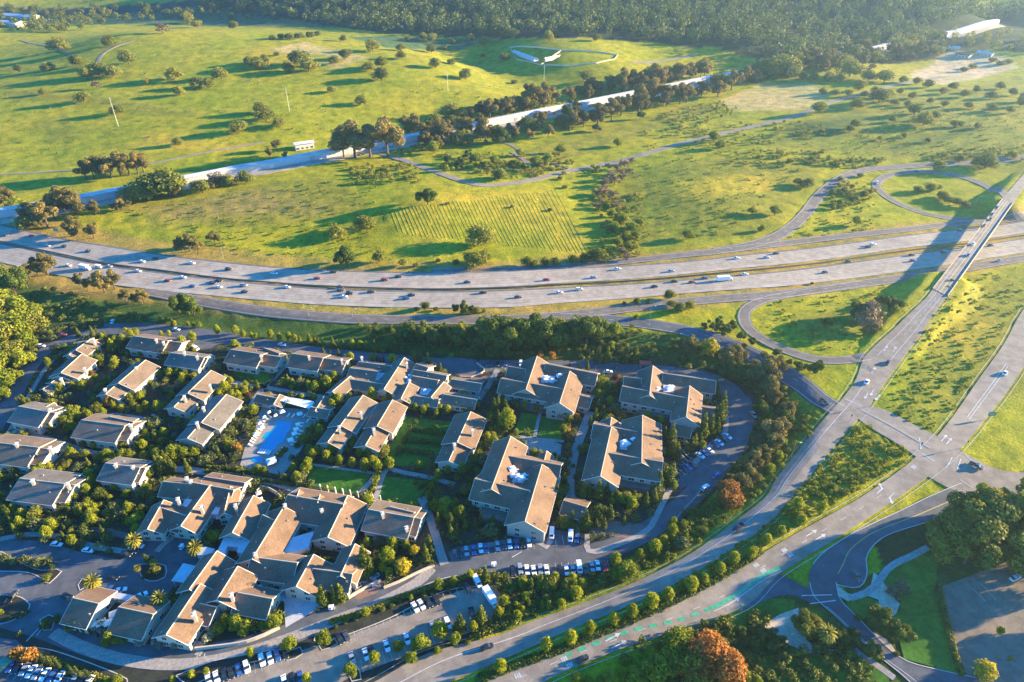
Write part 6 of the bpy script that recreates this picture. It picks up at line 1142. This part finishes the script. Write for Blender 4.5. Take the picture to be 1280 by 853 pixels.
vehicles('on the hotel forecourt', 'cars on the hotel forecourt', '71.6,682,w,8,1 111,689.5,w,8,1 173,683.5,wv,8,2 158.6,694,d,8,2 166,690,g,8,2 142,723,d,8,2 141,737.5,b,8,2 151,739.5,w,8,-2 177,747,wu,7,-4 85,747,d,8,3 15.6,748,dp,5,-7 228,686,wc,4,-5', (8, 1)); vehicles('in the hotel service yard', 'cars in the service yard', '326,736,wp 347,739,r 400,747,s 247,792,wc 240,787,bc', (2, 8))
PV = G([(v[0], v[1]) for v in VEH])
for (x, y, c, kd, where, group, hd, zf), p in zip(VEH, PV):
    if zf: q = plane(x, y, zf); p = np.array([q[0], q[1], zf]); A_, B_ = plane([x, x + hd[0]], [y, y + hd[1]], zf)
    elif callable(hd): A_ = B_ = None
    else: q = G([(x, y), (x + hd[0], y + hd[1])]); A_, B_ = q[0][:2], q[1][:2]
    a = hd(p[:2]) if A_ is None else math.atan2(*(B_ - A_)[::-1])
    if (kd, c) not in PROTO: PROTO[(kd, c)] = car_proto(kd, CWD[c][0])
    o = copy_tree(PROTO[(kd, c)]); o.location = (p[0], p[1], p[2] + .13); o.rotation_euler.z = a; moving = 'freeway' in where or 'ramp' in where or 'overpass' in where or 'boulevard' in where
    if moving and o.name.startswith('parked_car'): o.name = 'car'
    s_ = 1.08; o.scale = (s_,) * 3
    tag(o, CWD[c][1] + ' ' + KW[kd], KW[kd].replace('tall ', '').replace('long ', ''), group, where)
# the teal shed at the lower left corner and the clutter of the service yard
sh = empty('storage_shed', (*plane(6, 830, 1.2), 0)); tag(sh, 'long teal roofed shed at the lower left corner beside the car row', 'shed'); m = MB(); m.box(0, 0, 1.2, 9, 3, 2.4, .85); m.build('wall', 'wall_green', sh); m = MB(); m.box(0, 0, 2.5, 9.6, 3.6, .2, .85); sr = m.build('roof', 'green_steel', sh)
rr = random.Random(4)
for k in range(16):
    x, y = 444 + rr.random() * 30, 724 + rr.random() * 16; y += (460 - x) * .3; p = plane(x, y, 0); o = empty('storage_bin', (*p, .06), rr.random()); mm = rr.choice(['paint_blue', 'paint_blue', 'metal_grey', 'paint_white'])
    m = MB(); m.box(0, 0, .6, 1.5, 1.1, 1.2, 0, 1.12); m.build('body', mm, o); m = MB(); m.box(0, 0, 1.25, 1.75, 1.3, .1); m.build('lid', 'metal_grey', o)
    tag(o, {'paint_blue': 'blue', 'metal_grey': 'grey', 'paint_white': 'white'}[mm] + ' storage bin', 'bin', 'bins in the fenced yard', 'in the crowded yard below the hotel')
finish_labels()
# ------------------------------------------------------------------ the air
hz = MB(); zlo, zhi = float(Zg.min()) - 1, max(CH + 8, float(Zg.max()) + 30); hz.box(0, 1900, (zlo + zhi) / 2, 8600, 4400, zhi - zlo); hzo = hz.build('haze', 'road_paint'); hzo['kind'] = 'stuff'; hzo['label'] = 'thin warm evening haze over the valley'; hzo['category'] = 'haze'
mh = bpy.data.materials.new('haze'); mh.use_nodes = True; t = mh.node_tree; t.nodes.clear(); out = t.nodes.new('ShaderNodeOutputMaterial'); pv = t.nodes.new('ShaderNodeVolumePrincipled')
pv.inputs['Color'].default_value = (0.50, 0.76, 1.0, 1); pv.inputs['Density'].default_value = HAZE; pv.inputs['Anisotropy'].default_value = 0.5; t.links.new(pv.outputs[0], out.inputs['Volume']); hzo.data.materials[0] = mh
